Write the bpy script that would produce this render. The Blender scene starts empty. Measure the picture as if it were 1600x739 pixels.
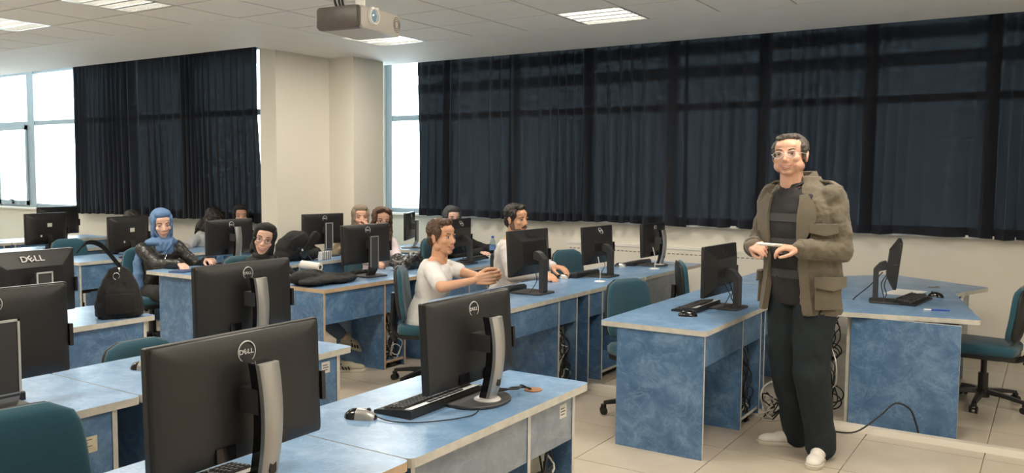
import bpy, bmesh, math, random
from mathutils import Vector, Matrix, Euler
from mathutils import noise as mnoise
random.seed(7)
S = bpy.context.scene
C = bpy.data.collections.new('room'); S.collection.children.link(C)
PI = math.pi

# ------------------------------------------------------------------ camera
YAW, PITCH, ROLL, FPX = -.571, .072, .008, 1318.0
CAMP = Vector((0, 0, 1.6))
_f = Vector((math.sin(YAW)*math.cos(PITCH), math.cos(YAW)*math.cos(PITCH), -math.sin(PITCH)))
_r = Vector((math.cos(YAW), -math.sin(YAW), 0)); _u = _r.cross(_f)
_r2 = _r*math.cos(ROLL)+_u*math.sin(ROLL); _u2 = -_r*math.sin(ROLL)+_u*math.cos(ROLL)
cd = bpy.data.cameras.new('camera'); cam = bpy.data.objects.new('camera', cd); C.objects.link(cam)
cd.sensor_fit = 'HORIZONTAL'; cd.sensor_width = 36; cd.lens = FPX/1600*36; cd.clip_start = .05; cd.clip_end = 200
cam.matrix_world = Matrix(((_r2.x, _u2.x, -_f.x, CAMP.x), (_r2.y, _u2.y, -_f.y, CAMP.y), (_r2.z, _u2.z, -_f.z, CAMP.z), (0, 0, 0, 1)))
S.camera = cam
def seen(p, m=60):
    d = Vector(p)-CAMP; z = d.dot(_f)
    if z < .1: return False
    x = 800+FPX*d.dot(_r2)/z; y = 369.5-FPX*d.dot(_u2)/z
    return -m < x < 1600+m and -m < y < 739+m

# ------------------------------------------------------------------ world and light
w = bpy.data.worlds.new('overcast'); S.world = w; w.use_nodes = True
bg = w.node_tree.nodes['Background']; bg.inputs[0].default_value = (.80, .92, 1, 1); bg.inputs[1].default_value = 8.0
S.view_settings.view_transform = 'Standard'; S.view_settings.look = 'None'
S.view_settings.gamma = 1; S.view_settings.use_curve_mapping = False
S.view_settings.exposure = 0.68
def area(name, loc, rot, sx, sy, power, col):
    l = bpy.data.lights.new(name, 'AREA'); l.shape = 'RECTANGLE'; l.size = sx; l.size_y = sy; l.energy = power; l.color = col
    o = bpy.data.objects.new(name, l); C.objects.link(o); o.location = loc; o.rotation_euler = rot
    return o
def portal(name, loc, rot, sx, sy):
    o = area(name, loc, rot, sx, sy, 1, (1, 1, 1)); o.data.cycles.is_portal = True
portal('sky_portal', (-11, 7.6, 2.1), (-PI/2, 0, 0), 7.5, 2.4)
portal('sky_portal', (-3.2, 8.95, 2.1), (-PI/2, 0, 0), 9.4, 2.2)
LAMPW = 22; LAMPCOL = (1, .90, .76)

# ------------------------------------------------------------------ materials
M = {}
def nodes(name):
    m = bpy.data.materials.new(name); m.use_nodes = True; nt = m.node_tree
    M[name] = m; return m, nt, nt.nodes['Principled BSDF']
def L(nt, a, b): nt.links.new(a, b)
def mat(name, col, rough=.5, metal=0, noise=0, nscale=20, bump=0, bscale=60, spec=.5, stretch=None, sheen=0, coat=0):
    m, nt, b = nodes(name)
    b.inputs['Base Color'].default_value = (*col, 1); b.inputs['Roughness'].default_value = rough
    b.inputs['Metallic'].default_value = metal; b.inputs['Specular IOR Level'].default_value = spec
    if sheen: b.inputs['Sheen Weight'].default_value = sheen
    if coat: b.inputs['Coat Weight'].default_value = coat
    tc = nt.nodes.new('ShaderNodeTexCoord'); mp = nt.nodes.new('ShaderNodeMapping'); L(nt, tc.outputs['Object'], mp.inputs[0])
    if stretch: mp.inputs['Scale'].default_value = stretch
    if noise:
        n = nt.nodes.new('ShaderNodeTexNoise'); n.inputs['Scale'].default_value = nscale; n.inputs['Detail'].default_value = 5
        L(nt, mp.outputs[0], n.inputs[0]); r = nt.nodes.new('ShaderNodeValToRGB')
        r.color_ramp.elements[0].position = .3; r.color_ramp.elements[1].position = .7
        r.color_ramp.elements[0].color = (*[c*(1-noise) for c in col], 1); r.color_ramp.elements[1].color = (*[min(1, c*(1+noise)) for c in col], 1)
        L(nt, n.outputs['Fac'], r.inputs[0]); L(nt, r.outputs[0], b.inputs['Base Color'])
    if bump:
        n = nt.nodes.new('ShaderNodeTexNoise'); n.inputs['Scale'].default_value = bscale; n.inputs['Detail'].default_value = 4
        L(nt, mp.outputs[0], n.inputs[0]); bp = nt.nodes.new('ShaderNodeBump'); bp.inputs['Strength'].default_value = bump; bp.inputs['Distance'].default_value = .01
        L(nt, n.outputs['Fac'], bp.inputs['Height']); L(nt, bp.outputs[0], b.inputs['Normal'])
    return m
def laminate(name, lo, mid, hi, rough=.32):
    m, nt, b = nodes(name); tc = nt.nodes.new('ShaderNodeTexCoord'); geo = nt.nodes.new('ShaderNodeNewGeometry')
    n1 = nt.nodes.new('ShaderNodeTexNoise'); n1.inputs['Scale'].default_value = 6.5; n1.inputs['Detail'].default_value = 10; n1.inputs['Roughness'].default_value = .74; n1.inputs['Distortion'].default_value = .5
    L(nt, geo.outputs['Position'], n1.inputs[0])
    r = nt.nodes.new('ShaderNodeValToRGB'); e = r.color_ramp.elements
    e[0].position = .28; e[0].color = (*lo, 1); e[1].position = .72; e[1].color = (*hi, 1); k = e.new(.5); k.color = (*mid, 1)
    L(nt, n1.outputs['Fac'], r.inputs[0])
    n2 = nt.nodes.new('ShaderNodeTexNoise'); n2.inputs['Scale'].default_value = 5; n2.inputs['Detail'].default_value = 8; n2.inputs['Distortion'].default_value = 1.0; n2.inputs['Roughness'].default_value = .6
    L(nt, geo.outputs['Position'], n2.inputs[0])
    r2 = nt.nodes.new('ShaderNodeValToRGB'); e = r2.color_ramp.elements
    e[0].position = .49; e[0].color = (0, 0, 0, 1); e[1].position = .53; e[1].color = (0, 0, 0, 1); k = e.new(.51); k.color = (.42, .42, .42, 1)
    L(nt, n2.outputs['Fac'], r2.inputs[0])
    mx = nt.nodes.new('ShaderNodeMix'); mx.data_type = 'RGBA'; L(nt, r2.outputs[0], mx.inputs[0]); L(nt, r.outputs[0], mx.inputs[6]); mx.inputs[7].default_value = (*hi, 1)
    L(nt, mx.outputs[2], b.inputs['Base Color']); b.inputs['Roughness'].default_value = rough
    return m
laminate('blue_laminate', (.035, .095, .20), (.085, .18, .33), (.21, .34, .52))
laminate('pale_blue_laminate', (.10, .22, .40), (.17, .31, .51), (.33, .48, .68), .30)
laminate('grey_laminate', (.16, .20, .25), (.24, .28, .33), (.34, .38, .42), .4)
mat('edging', (.56, .55, .50), .5, noise=.12)
mat('edging_tan', (.52, .38, .25), .5, noise=.12)
mat('dark_inside', (.02, .03, .05), .7)
mat('wall_paint', (.74, .71, .63), .75, noise=.02, nscale=2, bump=.05, bscale=200)
mat('white_paint', (.80, .80, .78), .6)
mat('ceiling_tile', (.86, .85, .81), .85, noise=.03, nscale=80, bump=.12, bscale=250)
mat('plaster', (.86, .85, .81), .7, noise=.02, nscale=3)
mat('tee_bar', (.40, .39, .36), .3, spec=.9)
mat('floor_tile', (.50, .44, .36), .30, noise=.07, nscale=5, bump=.02, bscale=40)
mat('grout', (.66, .60, .50), .7)
mat('aluminium_frame', (.33, .40, .46), .4, metal=.3)
mat('trunking', (.62, .58, .50), .5)
mat('black_plastic', (.016, .016, .017), .42, bump=.06, bscale=900)
mat('black_gloss', (.01, .01, .012), .12)
mat('dark_grey', (.045, .045, .048), .5)
mat('screen_glass', (.012, .013, .016), .15)
mat('silver', (.42, .42, .41), .36, metal=.65)
mat('pale_silver', (.60, .60, .60), .35, metal=.3)
mat('logo_white', (.62, .62, .62), .4)
mat('logo_dark', (.02, .02, .022), .3)
mat('sticker', (.62, .62, .58), .5)
mat('paper', (.80, .79, .76), .8)
mat('label_cream', (.62, .57, .42), .7, noise=.1, nscale=40)
mat('ink', (.05, .05, .06), .7)
mat('teal_fabric', (.014, .080, .120), .92, noise=.15, nscale=300, bump=.3, bscale=700, sheen=.3)
mat('chair_shell', (.012, .013, .014), .5)
mat('chair_metal', (.014, .014, .014), .4)
mat('chrome', (.7, .7, .7), .15, metal=1)
mat('pc_beige', (.40, .39, .33), .5, noise=.1)
mat('pc_dark', (.03, .03, .032), .45)
mat('cable_black', (.012, .012, .012), .5)
mat('cable_white', (.62, .60, .54), .5)
mat('grommet', (.30, .14, .06), .6)
mat('skin', (.66, .38, .27), .5, noise=.05, nscale=30, bump=.03, bscale=300)
mat('skin_pale', (.74, .47, .37), .5, noise=.04, nscale=30)
mat('skin_warm', (.66, .36, .22), .5, noise=.05, nscale=30)
mat('hair_dark', (.016, .012, .010), .5, bump=.7, bscale=60, stretch=(1, 1, .2))
mat('hair_brown', (.075, .036, .018), .5, noise=.3, nscale=40, bump=.8, bscale=60, stretch=(1, 1, .25))
mat('hair_grey', (.085, .075, .068), .6, noise=.5, nscale=60, bump=.8, bscale=90, stretch=(1, 1, .3))
mat('brow', (.02, .014, .010), .8)
mat('eye_white', (.75, .73, .70), .2)
mat('iris', (.03, .018, .010), .1)
mat('lip', (.46, .20, .16), .45)
mat('teeth', (.80, .78, .72), .25)
mat('mouth_inside', (.10, .02, .02), .6)
mat('stubble', (.16, .10, .075), .7, noise=.2, nscale=200)
mat('glasses_rim', (.06, .05, .05), .25, metal=.6)
mat('khaki_cloth', (.135, .115, .082), .85, noise=.14, nscale=9, bump=.25, bscale=200, sheen=.2)
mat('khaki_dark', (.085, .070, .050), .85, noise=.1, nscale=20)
mat('black_knit', (.022, .022, .024), .85, bump=.2, bscale=300)
mat('grey_knit', (.060, .060, .062), .85, bump=.2, bscale=300)
mat('trouser_navy', (.007, .014, .019), .85, noise=.15, nscale=8, bump=.1, bscale=200)
mat('white_tee', (.74, .74, .73), .8, bump=.1, bscale=60)
mat('cream_hoodie', (.66, .62, .60), .85, bump=.15, bscale=60)
mat('pink_shirt', (.62, .55, .58), .8, bump=.1, bscale=60)
mat('grey_jacket', (.45, .46, .48), .7, bump=.3, bscale=30)
mat('leather_black', (.018, .017, .017), .36, noise=.2, nscale=10, bump=.35, bscale=40)
mat('black_cloth', (.012, .012, .013), .85, bump=.3, bscale=40)
mat('blue_scarf', (.10, .19, .36), .75, noise=.12, nscale=10, bump=.25, bscale=30, stretch=(1, 1, .4))
mat('black_scarf', (.010, .010, .011), .8, bump=.25, bscale=30)
mat('beige_scarf', (.25, .20, .155), .8, noise=.08, bump=.25, bscale=30)
mat('charcoal_scarf', (.05, .055, .06), .8, bump=.25, bscale=30)
mat('beige_coat', (.40, .33, .22), .85, bump=.2, bscale=40)
mat('denim', (.10, .14, .20), .85, noise=.15, nscale=60)
mat('shoe_white', (.68, .65, .60), .6, noise=.06)
mat('shoe_cream', (.42, .38, .28), .6)
mat('rubber', (.55, .52, .44), .7)
mat('blue_pen', (.03, .08, .50), .35)
mat('notebook_pink', (.58, .44, .36), .7)
mat('notebook_navy', (.04, .07, .16), .6)
mat('brass_key', (.35, .28, .15), .4, metal=.7)
mat('radiator_white', (.76, .73, .66), .5)
mat('vent_dark', (.25, .23, .20), .7)
mat('projector_body', (.10, .085, .075), .4, noise=.1)
mat('projector_grey', (.52, .50, .46), .4)
mat('lens_glass', (.25, .42, .6), .05, spec=1, coat=1)
mat('facade', (.72, .66, .50), .8)
mat('bottle_label', (.12, .22, .45), .5)
def emis(name, col, st):
    m, nt, b = nodes(name); b.inputs['Base Color'].default_value = (*col, 1)
    b.inputs['Emission Color'].default_value = (*col, 1); b.inputs['Emission Strength'].default_value = st
emis('tube_light', (1, .95, .86), 3.2)
emis('projector_lamp', (.85, .95, 1), 1.2)
def reflector():
    m, nt, b = nodes('louvre_metal'); b.inputs['Base Color'].default_value = (.82, .82, .80, 1); b.inputs['Metallic'].default_value = .6; b.inputs['Roughness'].default_value = .3
reflector()
def glassmat(name, tint=(1, 1, 1), gl=.08):
    m = bpy.data.materials.new(name); m.use_nodes = True; nt = m.node_tree; M[name] = m
    nt.nodes.remove(nt.nodes['Principled BSDF']); o = nt.nodes['Material Output']
    t = nt.nodes.new('ShaderNodeBsdfTransparent'); t.inputs[0].default_value = (*tint, 1); g = nt.nodes.new('ShaderNodeBsdfGlossy'); g.inputs['Roughness'].default_value = .02
    fr = nt.nodes.new('ShaderNodeLayerWeight'); pw = nt.nodes.new('ShaderNodeMath'); pw.operation = 'POWER'; pw.inputs[1].default_value = 4; L(nt, fr.outputs['Facing'], pw.inputs[0])
    ma = nt.nodes.new('ShaderNodeMath'); ma.operation = 'MULTIPLY_ADD'; ma.inputs[1].default_value = .9; ma.inputs[2].default_value = .04; L(nt, pw.outputs[0], ma.inputs[0])
    mx = nt.nodes.new('ShaderNodeMixShader'); L(nt, ma.outputs[0], mx.inputs[0])
    L(nt, t.outputs[0], mx.inputs[1]); L(nt, g.outputs[0], mx.inputs[2]); L(nt, mx.outputs[0], o.inputs[0])
glassmat('window_glass', (.95, .98, .98)); glassmat('clear_plastic', (.72, .80, .86)); glassmat('spectacle_lens', (.93, .95, .97))
def curtain_mat():
    m, nt, b = nodes('navy_curtain'); o = nt.nodes['Material Output']
    tc = nt.nodes.new('ShaderNodeTexCoord'); mp = nt.nodes.new('ShaderNodeMapping'); mp.inputs['Scale'].default_value = (1, 1, 2.2); L(nt, tc.outputs['Object'], mp.inputs[0])
    n = nt.nodes.new('ShaderNodeTexNoise'); n.inputs['Scale'].default_value = 26; n.inputs['Detail'].default_value = 6; n.inputs['Roughness'].default_value = .7; L(nt, mp.outputs[0], n.inputs[0])
    b.inputs['Base Color'].default_value = (.012, .014, .021, 1); b.inputs['Roughness'].default_value = .8; b.inputs['Sheen Weight'].default_value = .18
    b.inputs['Sheen Tint'].default_value = (.5, .6, .8, 1); b.inputs['Specular IOR Level'].default_value = .25
    t = nt.nodes.new('ShaderNodeBsdfTransparent')
    r = nt.nodes.new('ShaderNodeValToRGB'); e = r.color_ramp.elements
    e[0].position = .36; e[0].color = (.0003, .0004, .0005, 1); e[1].position = .66; e[1].color = (.0030, .0039, .0046, 1)
    lw = nt.nodes.new('ShaderNodeLayerWeight'); lw.inputs[0].default_value = .5; iv = nt.nodes.new('ShaderNodeMath'); iv.operation = 'SUBTRACT'; iv.inputs[0].default_value = 1; L(nt, lw.outputs['Facing'], iv.inputs[1])
    p2 = nt.nodes.new('ShaderNodeMath'); p2.operation = 'POWER'; p2.inputs[1].default_value = 1.3; L(nt, iv.outputs[0], p2.inputs[0])
    sc = nt.nodes.new('ShaderNodeMix'); sc.data_type = 'RGBA'; sc.inputs[6].default_value = (0, 0, 0, 1); L(nt, p2.outputs[0], sc.inputs[0]); L(nt, r.outputs[0], sc.inputs[7])
    L(nt, n.outputs['Fac'], r.inputs[0]); L(nt, sc.outputs[2], t.inputs[0])
    ad = nt.nodes.new('ShaderNodeAddShader'); L(nt, b.outputs[0], ad.inputs[0]); L(nt, t.outputs[0], ad.inputs[1]); L(nt, ad.outputs[0], o.inputs[0])
curtain_mat()

# ------------------------------------------------------------------ mesh helpers
def prop(o, **k):
    for a, b in k.items():
        if b is not None: o[a] = b
    return o
def thing(name, label, cat, loc=(0, 0, 0), rz=0, group=None):
    o = bpy.data.objects.new(name, None); C.objects.link(o); o.empty_display_size = .05
    o.location = loc; o.rotation_euler = (0, 0, rz); return prop(o, label=label, category=cat, group=group)
def tag(o, label, cat, group=None): return prop(o, label=label, category=cat, group=group)
def struct(o): o['kind'] = 'structure'; return o
def rc(p, r):
    """rounded polygon: p list of (x,y), r radius or list"""
    out = []; n = len(p)
    for i in range(n):
        a, b, c = Vector(p[i-1]), Vector(p[i]), Vector(p[(i+1) % n]); rr = r[i] if isinstance(r, (list, tuple)) else r
        if rr <= 0: out.append(tuple(b)); continue
        u, v = (a-b), (c-b); rr = min(rr, u.length*.49, v.length*.49); u.normalize(); v.normalize()
        for k in range(5):
            t = k/4; q = (b+u*rr)*(1-t)**2+b*2*t*(1-t)+(b+v*rr)*t**2; out.append((q.x, q.y))
    return out
class MB:
    def __init__(s): s.v = []; s.f = []; s.m = []; s.T = None
    def add(s, vs, fs, mi=0):
        k = len(s.v); s.v += [Vector(v) for v in vs] if s.T is None else [s.T @ Vector(v) for v in vs]
        for i, f in enumerate(fs): s.f.append(tuple(k+j for j in f)); s.m.append(mi[i] if isinstance(mi, list) else mi)
        return s
    def box(s, x0, x1, y0, y1, z0, z1, mi=0, thin=None):
        vs = [(x, y, z) for z in (z0, z1) for y in (y0, y1) for x in (x0, x1)]
        fs = [(0, 2, 3, 1), (4, 5, 7, 6), (0, 1, 5, 4), (2, 6, 7, 3), (0, 4, 6, 2), (1, 3, 7, 5)]
        if thin is not None: mi = [0 if thin == a else 1 for a in (2, 2, 1, 1, 0, 0)]
        return s.add(vs, fs, mi)
    def rbox(s, x0, x1, y0, y1, z0, z1, r=.01, axis=2, mi=0, cap=None, ch=0):
        a = {2: ((x0, y0), (x1, y1), z0, z1), 0: ((y0, z0), (y1, z1), x0, x1), 1: ((x0, z0), (x1, z1), y0, y1)}[axis]
        p = rc([(a[0][0], a[0][1]), (a[1][0], a[0][1]), (a[1][0], a[1][1]), (a[0][0], a[1][1])], r)
        return s.prism(p, a[2], a[3], axis, mi, cap, ch)
    def prism(s, p, z0, z1, axis=2, mi=0, cap=None, ch=0):
        n = len(p); cx = sum(q[0] for q in p)/n; cy = sum(q[1] for q in p)/n
        def P(q, z): return {2: (q[0], q[1], z), 0: (z, q[0], q[1]), 1: (q[0], z, q[1])}[axis]
        rings = []
        if ch:
            def sh(q):
                d = Vector((q[0]-cx, q[1]-cy)); l = d.length or 1; return (q[0]-d.x/l*ch, q[1]-d.y/l*ch)
            ip = [sh(q) for q in p]; rings = [(ip, z0), (p, z0+ch), (p, z1-ch), (ip, z1)]
        else: rings = [(p, z0), (p, z1)]
        vs = [P(q, z) for pp, z in rings for q in pp]; fs = []; ms = []
        for k in range(len(rings)-1):
            for i in range(n): fs.append((k*n+i, k*n+(i+1) % n, (k+1)*n+(i+1) % n, (k+1)*n+i)); ms.append(mi)
        fs.append(tuple(range(n))[::-1]); ms.append(mi if cap is None else cap); fs.append(tuple((len(rings)-1)*n+i for i in range(n))); ms.append(mi if cap is None else cap)
        return s.add(vs, fs, ms)
    def tube(s, pts, r, n=8, mi=0, caps=True, closed=False):
        pts = [Vector(p) for p in pts]; N = len(pts); rs = r if isinstance(r, (list, tuple)) else [r]*N
        vs = []; up = None
        for i, p in enumerate(pts):
            t = (pts[(i+1) % N]-pts[i-1]) if closed else (pts[min(i+1, N-1)]-pts[max(i-1, 0)])
            t.normalize()
            if up is None: up = t.orthogonal().normalized()
            up = (up-t*up.dot(t)); up = up.normalized() if up.length > 1e-6 else t.orthogonal().normalized(); b = t.cross(up)
            for k in range(n): a = 2*PI*k/n; vs.append(p+(up*math.cos(a)+b*math.sin(a))*rs[i])
        fs = []
        for i in range(N if closed else N-1):
            j = (i+1) % N
            for k in range(n): fs.append((i*n+k, i*n+(k+1) % n, j*n+(k+1) % n, j*n+k))
        if caps and not closed: fs += [tuple(range(n))[::-1], tuple((N-1)*n+k for k in range(n))]
        return s.add(vs, fs, mi)
    def cyl(s, a, b, r, n=16, mi=0): return s.tube([a, b], r, n, mi)
    def lathe(s, prof, n=16, c=(0, 0, 0), mi=0, axis=2):
        vs = []
        for r, z in prof:
            for k in range(n):
                a = 2*PI*k/n; q = (r*math.cos(a), r*math.sin(a), z)
                q = q if axis == 2 else ((z, q[0], q[1]) if axis == 0 else (q[0], z, q[1])); vs.append(Vector(q)+Vector(c))
        fs = [(i*n+k, i*n+(k+1) % n, (i+1)*n+(k+1) % n, (i+1)*n+k) for i in range(len(prof)-1) for k in range(n)]
        fs += [tuple(range(n))[::-1], tuple((len(prof)-1)*n+k for k in range(n))]
        return s.add(vs, fs, mi)
    def ell(s, c, r, rot=None, nu=20, nv=12, mi=0):
        c = Vector(c); R_ = Euler(rot).to_matrix() if rot is not None and not isinstance(rot, Matrix) else rot
        vs = []
        for j in range(1, nv):
            th = PI*j/nv
            for k in range(nu):
                ph = 2*PI*k/nu; q = Vector((math.sin(th)*math.cos(ph)*r[0], math.sin(th)*math.sin(ph)*r[1], math.cos(th)*r[2]))
                if R_: q = R_ @ q
                vs.append(c+q)
        t = Vector((0, 0, r[2])); t = R_ @ t if R_ else t; vs += [c+t, c-t]; T_ = (nv-1)*nu
        fs = [(j*nu+k, (j+1)*nu+k, (j+1)*nu+(k+1) % nu, j*nu+(k+1) % nu) for j in range(nv-2) for k in range(nu)]
        fs += [(T_, k, (k+1) % nu) for k in range(nu)]+[(T_+1, (nv-2)*nu+(k+1) % nu, (nv-2)*nu+k) for k in range(nu)]
        return s.add(vs, fs, mi)
    def cap(s, a, b, ra, rb=None, n=16, mi=0):
        """tapered capsule"""
        a, b = Vector(a), Vector(b); rb = ra if rb is None else rb; d = b-a; l = d.length
        if l < 1e-5: return s.ell(a, (ra,)*3)
        d /= l; u = d.orthogonal().normalized(); v = d.cross(u); rings = []
        for k in range(1, 5): t = PI/2*k/4.5; rings.append((a-d*ra*math.cos(t), ra*math.sin(t)))
        rings.append((a, ra)); rings.append((b, rb))
        for k in range(4, 0, -1): t = PI/2*k/4.5; rings.append((b+d*rb*math.cos(t), rb*math.sin(t)))
        vs = [c+(u*math.cos(2*PI*k/n)+v*math.sin(2*PI*k/n))*r for c, r in rings for k in range(n)]; N = len(rings)
        fs = [(i*n+k, i*n+(k+1) % n, (i+1)*n+(k+1) % n, (i+1)*n+k) for i in range(N-1) for k in range(n)]
        fs += [tuple(range(n))[::-1], tuple((N-1)*n+k for k in range(n))]
        return s.add(vs, fs, mi)
    def loft(s, rings, mi=0, closed=True, caps=True):
        n = len(rings[0]); vs = [v for r in rings for v in r]; m = n if closed else n-1
        fs = [(i*n+k, i*n+(k+1) % n, (i+1)*n+(k+1) % n, (i+1)*n+k) for i in range(len(rings)-1) for k in range(m)]
        if caps and closed: fs += [tuple(range(n))[::-1], tuple((len(rings)-1)*n+k for k in range(n))]
        return s.add(vs, fs, mi)
    def mesh(s, name):
        me = bpy.data.meshes.new(name); me.from_pydata([tuple(v) for v in s.v], [], s.f); return me
    def build(s, name, mats, parent=None, smooth=False, loc=(0, 0, 0), rz=0, label=None, fix=True):
        me = s.mesh(name); mats = [mats] if isinstance(mats, str) else mats
        for m in mats: me.materials.append(M[m])
        me.polygons.foreach_set('material_index', s.m)
        if fix:
            bm = bmesh.new(); bm.from_mesh(me); bmesh.ops.recalc_face_normals(bm, faces=bm.faces); bm.to_mesh(me); bm.free()
        if smooth:
            me.polygons.foreach_set('use_smooth', [True]*len(me.polygons))
            if smooth != 'full': me.set_sharp_from_angle(angle=math.radians(smooth if smooth is not True else 40))
        o = bpy.data.objects.new(name, me); C.objects.link(o); o.parent = parent; o.location = loc; o.rotation_euler = (0, 0, rz)
        if label: o['label'] = label
        return o
    def organic(s, name, m, parent=None, vox=.006, sm=3, disp=0, dscale=.08, dseed=0, loc=(0, 0, 0)):
        """union of the overlapping closed shapes as one continuous surface"""
        me = s.mesh(name); o = bpy.data.objects.new('tmp', me); S.collection.objects.link(o)
        md = o.modifiers.new('r', 'REMESH'); md.mode = 'VOXEL'; md.voxel_size = vox
        if sm: ms = o.modifiers.new('s', 'SMOOTH'); ms.iterations = sm; ms.factor = .5
        dg = bpy.context.evaluated_depsgraph_get(); dg.update(); me2 = bpy.data.meshes.new_from_object(o.evaluated_get(dg))
        bpy.data.objects.remove(o); bpy.data.meshes.remove(me)
        if disp:
            off = Vector((dseed*3.1, dseed*1.7, dseed)); nr = [v.normal.copy() for v in me2.vertices]
            for v, nn in zip(me2.vertices, nr):
                q = v.co/dscale+off; v.co += nn*(mnoise.noise(q)*disp+abs(mnoise.noise(q*2.1))*disp*.6)
        me2.name = name; me2.materials.clear(); me2.materials.append(M[m]); me2.polygons.foreach_set('use_smooth', [True]*len(me2.polygons))
        ob = bpy.data.objects.new(name, me2); C.objects.link(ob); ob.parent = parent; ob.location = loc
        return ob
def copy_tree(o, loc=None, rz=None, label=None, group=None, parent=None, km=None):
    if km is None:
        km = {}
        for q in C.objects:
            if q.parent: km.setdefault(q.parent.name, []).append(q)
    c = o.copy(); C.objects.link(c); c.parent = parent
    if loc is not None: c.location = loc
    if rz is not None: c.rotation_euler = (0, 0, rz)
    if label: c['label'] = label
    if group: c['group'] = group
    for ch in km.get(o.name, []): copy_tree(ch, parent=c, km=km)
    return c
def smoothpath(pts, k=6):
    P_ = [Vector(p) for p in pts]; P_ = [P_[0]]+P_+[P_[-1]]; out = []
    for i in range(1, len(P_)-2):
        a, b, c, d = P_[i-1:i+3]
        for j in range(k):
            t = j/k; out.append(.5*((2*b)+(c-a)*t+(2*a-5*b+4*c-d)*t*t+(-a+3*b-3*c+d)*t**3))
    return out+[P_[-2]]
_txt = {}
def text_mesh(txt, size, ext=.0006):
    k = (txt, size)
    if k not in _txt:
        cu = bpy.data.curves.new('t', 'FONT'); cu.body = txt; cu.size = size; cu.align_x = 'CENTER'; cu.align_y = 'CENTER'; cu.extrude = ext; cu.offset = size*.02
        o = bpy.data.objects.new('t', cu); S.collection.objects.link(o); dg = bpy.context.evaluated_depsgraph_get(); dg.update()
        _txt[k] = bpy.data.meshes.new_from_object(o.evaluated_get(dg)); bpy.data.objects.remove(o)
    return _txt[k]
def text_obj(name, txt, size, m, parent, mtx):
    me = text_mesh(txt, size).copy(); me.materials.clear(); me.materials.append(M[m]); o = bpy.data.objects.new(name, me); C.objects.link(o); o.parent = parent; o.matrix_local = mtx; return o

# ================================================================== ROOM
X0, X1, Y0, HZ, CZ = -16.0, 2.4, -2.0, 3.3, 2.92
fl = struct(MB().box(X0, X1, Y0, 8.7, -.12, -.012).build('floor', 'grout'))
TS = .65; bm_rest = MB(); nt_ = 0
proto = MB().box(.003, TS-.003, .003, TS-.003, -.012, 0).build('floor_tile', 'floor_tile', fl)
first = True
for i in range(-24, 6):
    for j in range(-3, 14):
        x = -.925+TS*(i-1); y = .25+TS*j
        if x < X0 or x+TS > X1+.6 or y > 8.6: continue
        near = seen((x+TS/2, y+TS/2, 0), 90) and x > -6.6
        if near:
            o = proto if first else proto.copy()
            if not first: C.objects.link(o); o.parent = fl
            first = False; o.location = (x, y, 0)
        else: bm_rest.box(x+.003, x+TS-.003, y+.003, y+TS-.003, -.012, 0)
o = bm_rest.build('floor_tiles', 'floor_tile', fl); o['kind'] = 'stuff'

struct(MB().box(X0, X1, Y0, 9.0, HZ, HZ+.1).build('ceiling', 'white_paint'))
ceil_ = C.objects['ceiling']
def plaster_border():
    b = MB(); b.box(X0, -7.1, 4.87, 6.05, CZ, HZ).box(-7.1, -5.92, 4.87, 7.85, CZ, HZ).box(-5.92, X1, 6.67, 7.85, CZ, HZ)
    return b.build('plaster_border', 'plaster', ceil_)
plaster_border()
LIGHTS = [(-1, -2), (0, 2), (4, 2), (-4, -2), (8, -1), (4, -3), (-1, -6), (8, -5), (12, -1), (12, -5), (-9, -2), (-9, -6), (-14, -2), (-4, -6), (4, -7)]
TG = .6; tile_p = None; rest = MB(); bars = MB()
for i in range(-17, 14):
    for j in range(-12, 3):
        x = -5.92+TG*i; y = 4.87+TG*j
        if y > 4.8 and i < 0: continue
        if x+TG > X1+.01 or y < Y0: continue
        if (i, j) in LIGHTS: continue
        if seen((x+.3, y+.3, CZ), 60):
            if tile_p is None:
                tile_p = MB().rbox(.009, TG-.009, .009, TG-.009, CZ, CZ+.015, .004).build('ceiling_tile', 'ceiling_tile', ceil_); tile_p.location = (x, y, 0)
            else:
                o = tile_p.copy(); C.objects.link(o); o.parent = ceil_; o.location = (x, y, 0)
        else: rest.box(x+.009, x+TG-.009, y+.009, y+TG-.009, CZ, CZ+.015)
o = rest.build('ceiling_tiles', 'ceiling_tile', ceil_); o['kind'] = 'stuff'
for i in range(-17, 15):
    x = -5.92+TG*i; y1 = 6.67 if i >= 0 else 4.87
    if x < X1: bars.box(x-.008, x+.008, Y0, y1, CZ+.004, CZ+.03)
for j in range(-11, 4):
    y = 4.87+TG*j; bars.box(X0 if j <= 0 else -5.92, X1, y-.008, y+.008, CZ+.0045, CZ+.03)
bars.build('suspension_grid', 'tee_bar', ceil_)

# walls
struct(MB().box(-7.57, X1, 8.6, 8.85, 0, 1.10).box(-7.57, X1, 8.6, 8.85, 3.15, HZ).box(-8.1, -7.57, 8.6, 8.85, 0, HZ).build('wall_back', 'wall_paint'))
struct(MB().box(X0, -8.2, 7.25, 7.5, 0, 1.03).box(X0, -8.2, 7.25, 7.5, 3.22, HZ).box(-8.2, -7.33, 7.25, 7.5, 0, HZ).box(-8.1, -7.9, 7.5, 8.6, 0, HZ).build('wall_back_left', 'wall_paint'))
struct(MB().box(X0-.2, X0, Y0, 7.5, 0, HZ).build('wall_left', 'wall_paint'))
struct(MB().box(X1, X1+.2, Y0-.2, 8.85, 0, HZ).build('wall_right', 'wall_paint'))
struct(MB().box(X0-.2, X1, Y0-.2, Y0, 0, HZ).build('wall_front', 'wall_paint'))
struct(MB().prism([(-7.33, 6.31), (-7.08, 6.31), (-7.08, 7.1), (-6.7, 7.1), (-6.7, 7.6), (-7.33, 7.6)], 0, CZ+.05).build('wall_pillar', 'wall_paint'))
struct(MB().box(-7.5, X1, 8.585, 8.6, 0, .09).build('baseboard_back', 'trunking'))
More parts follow.
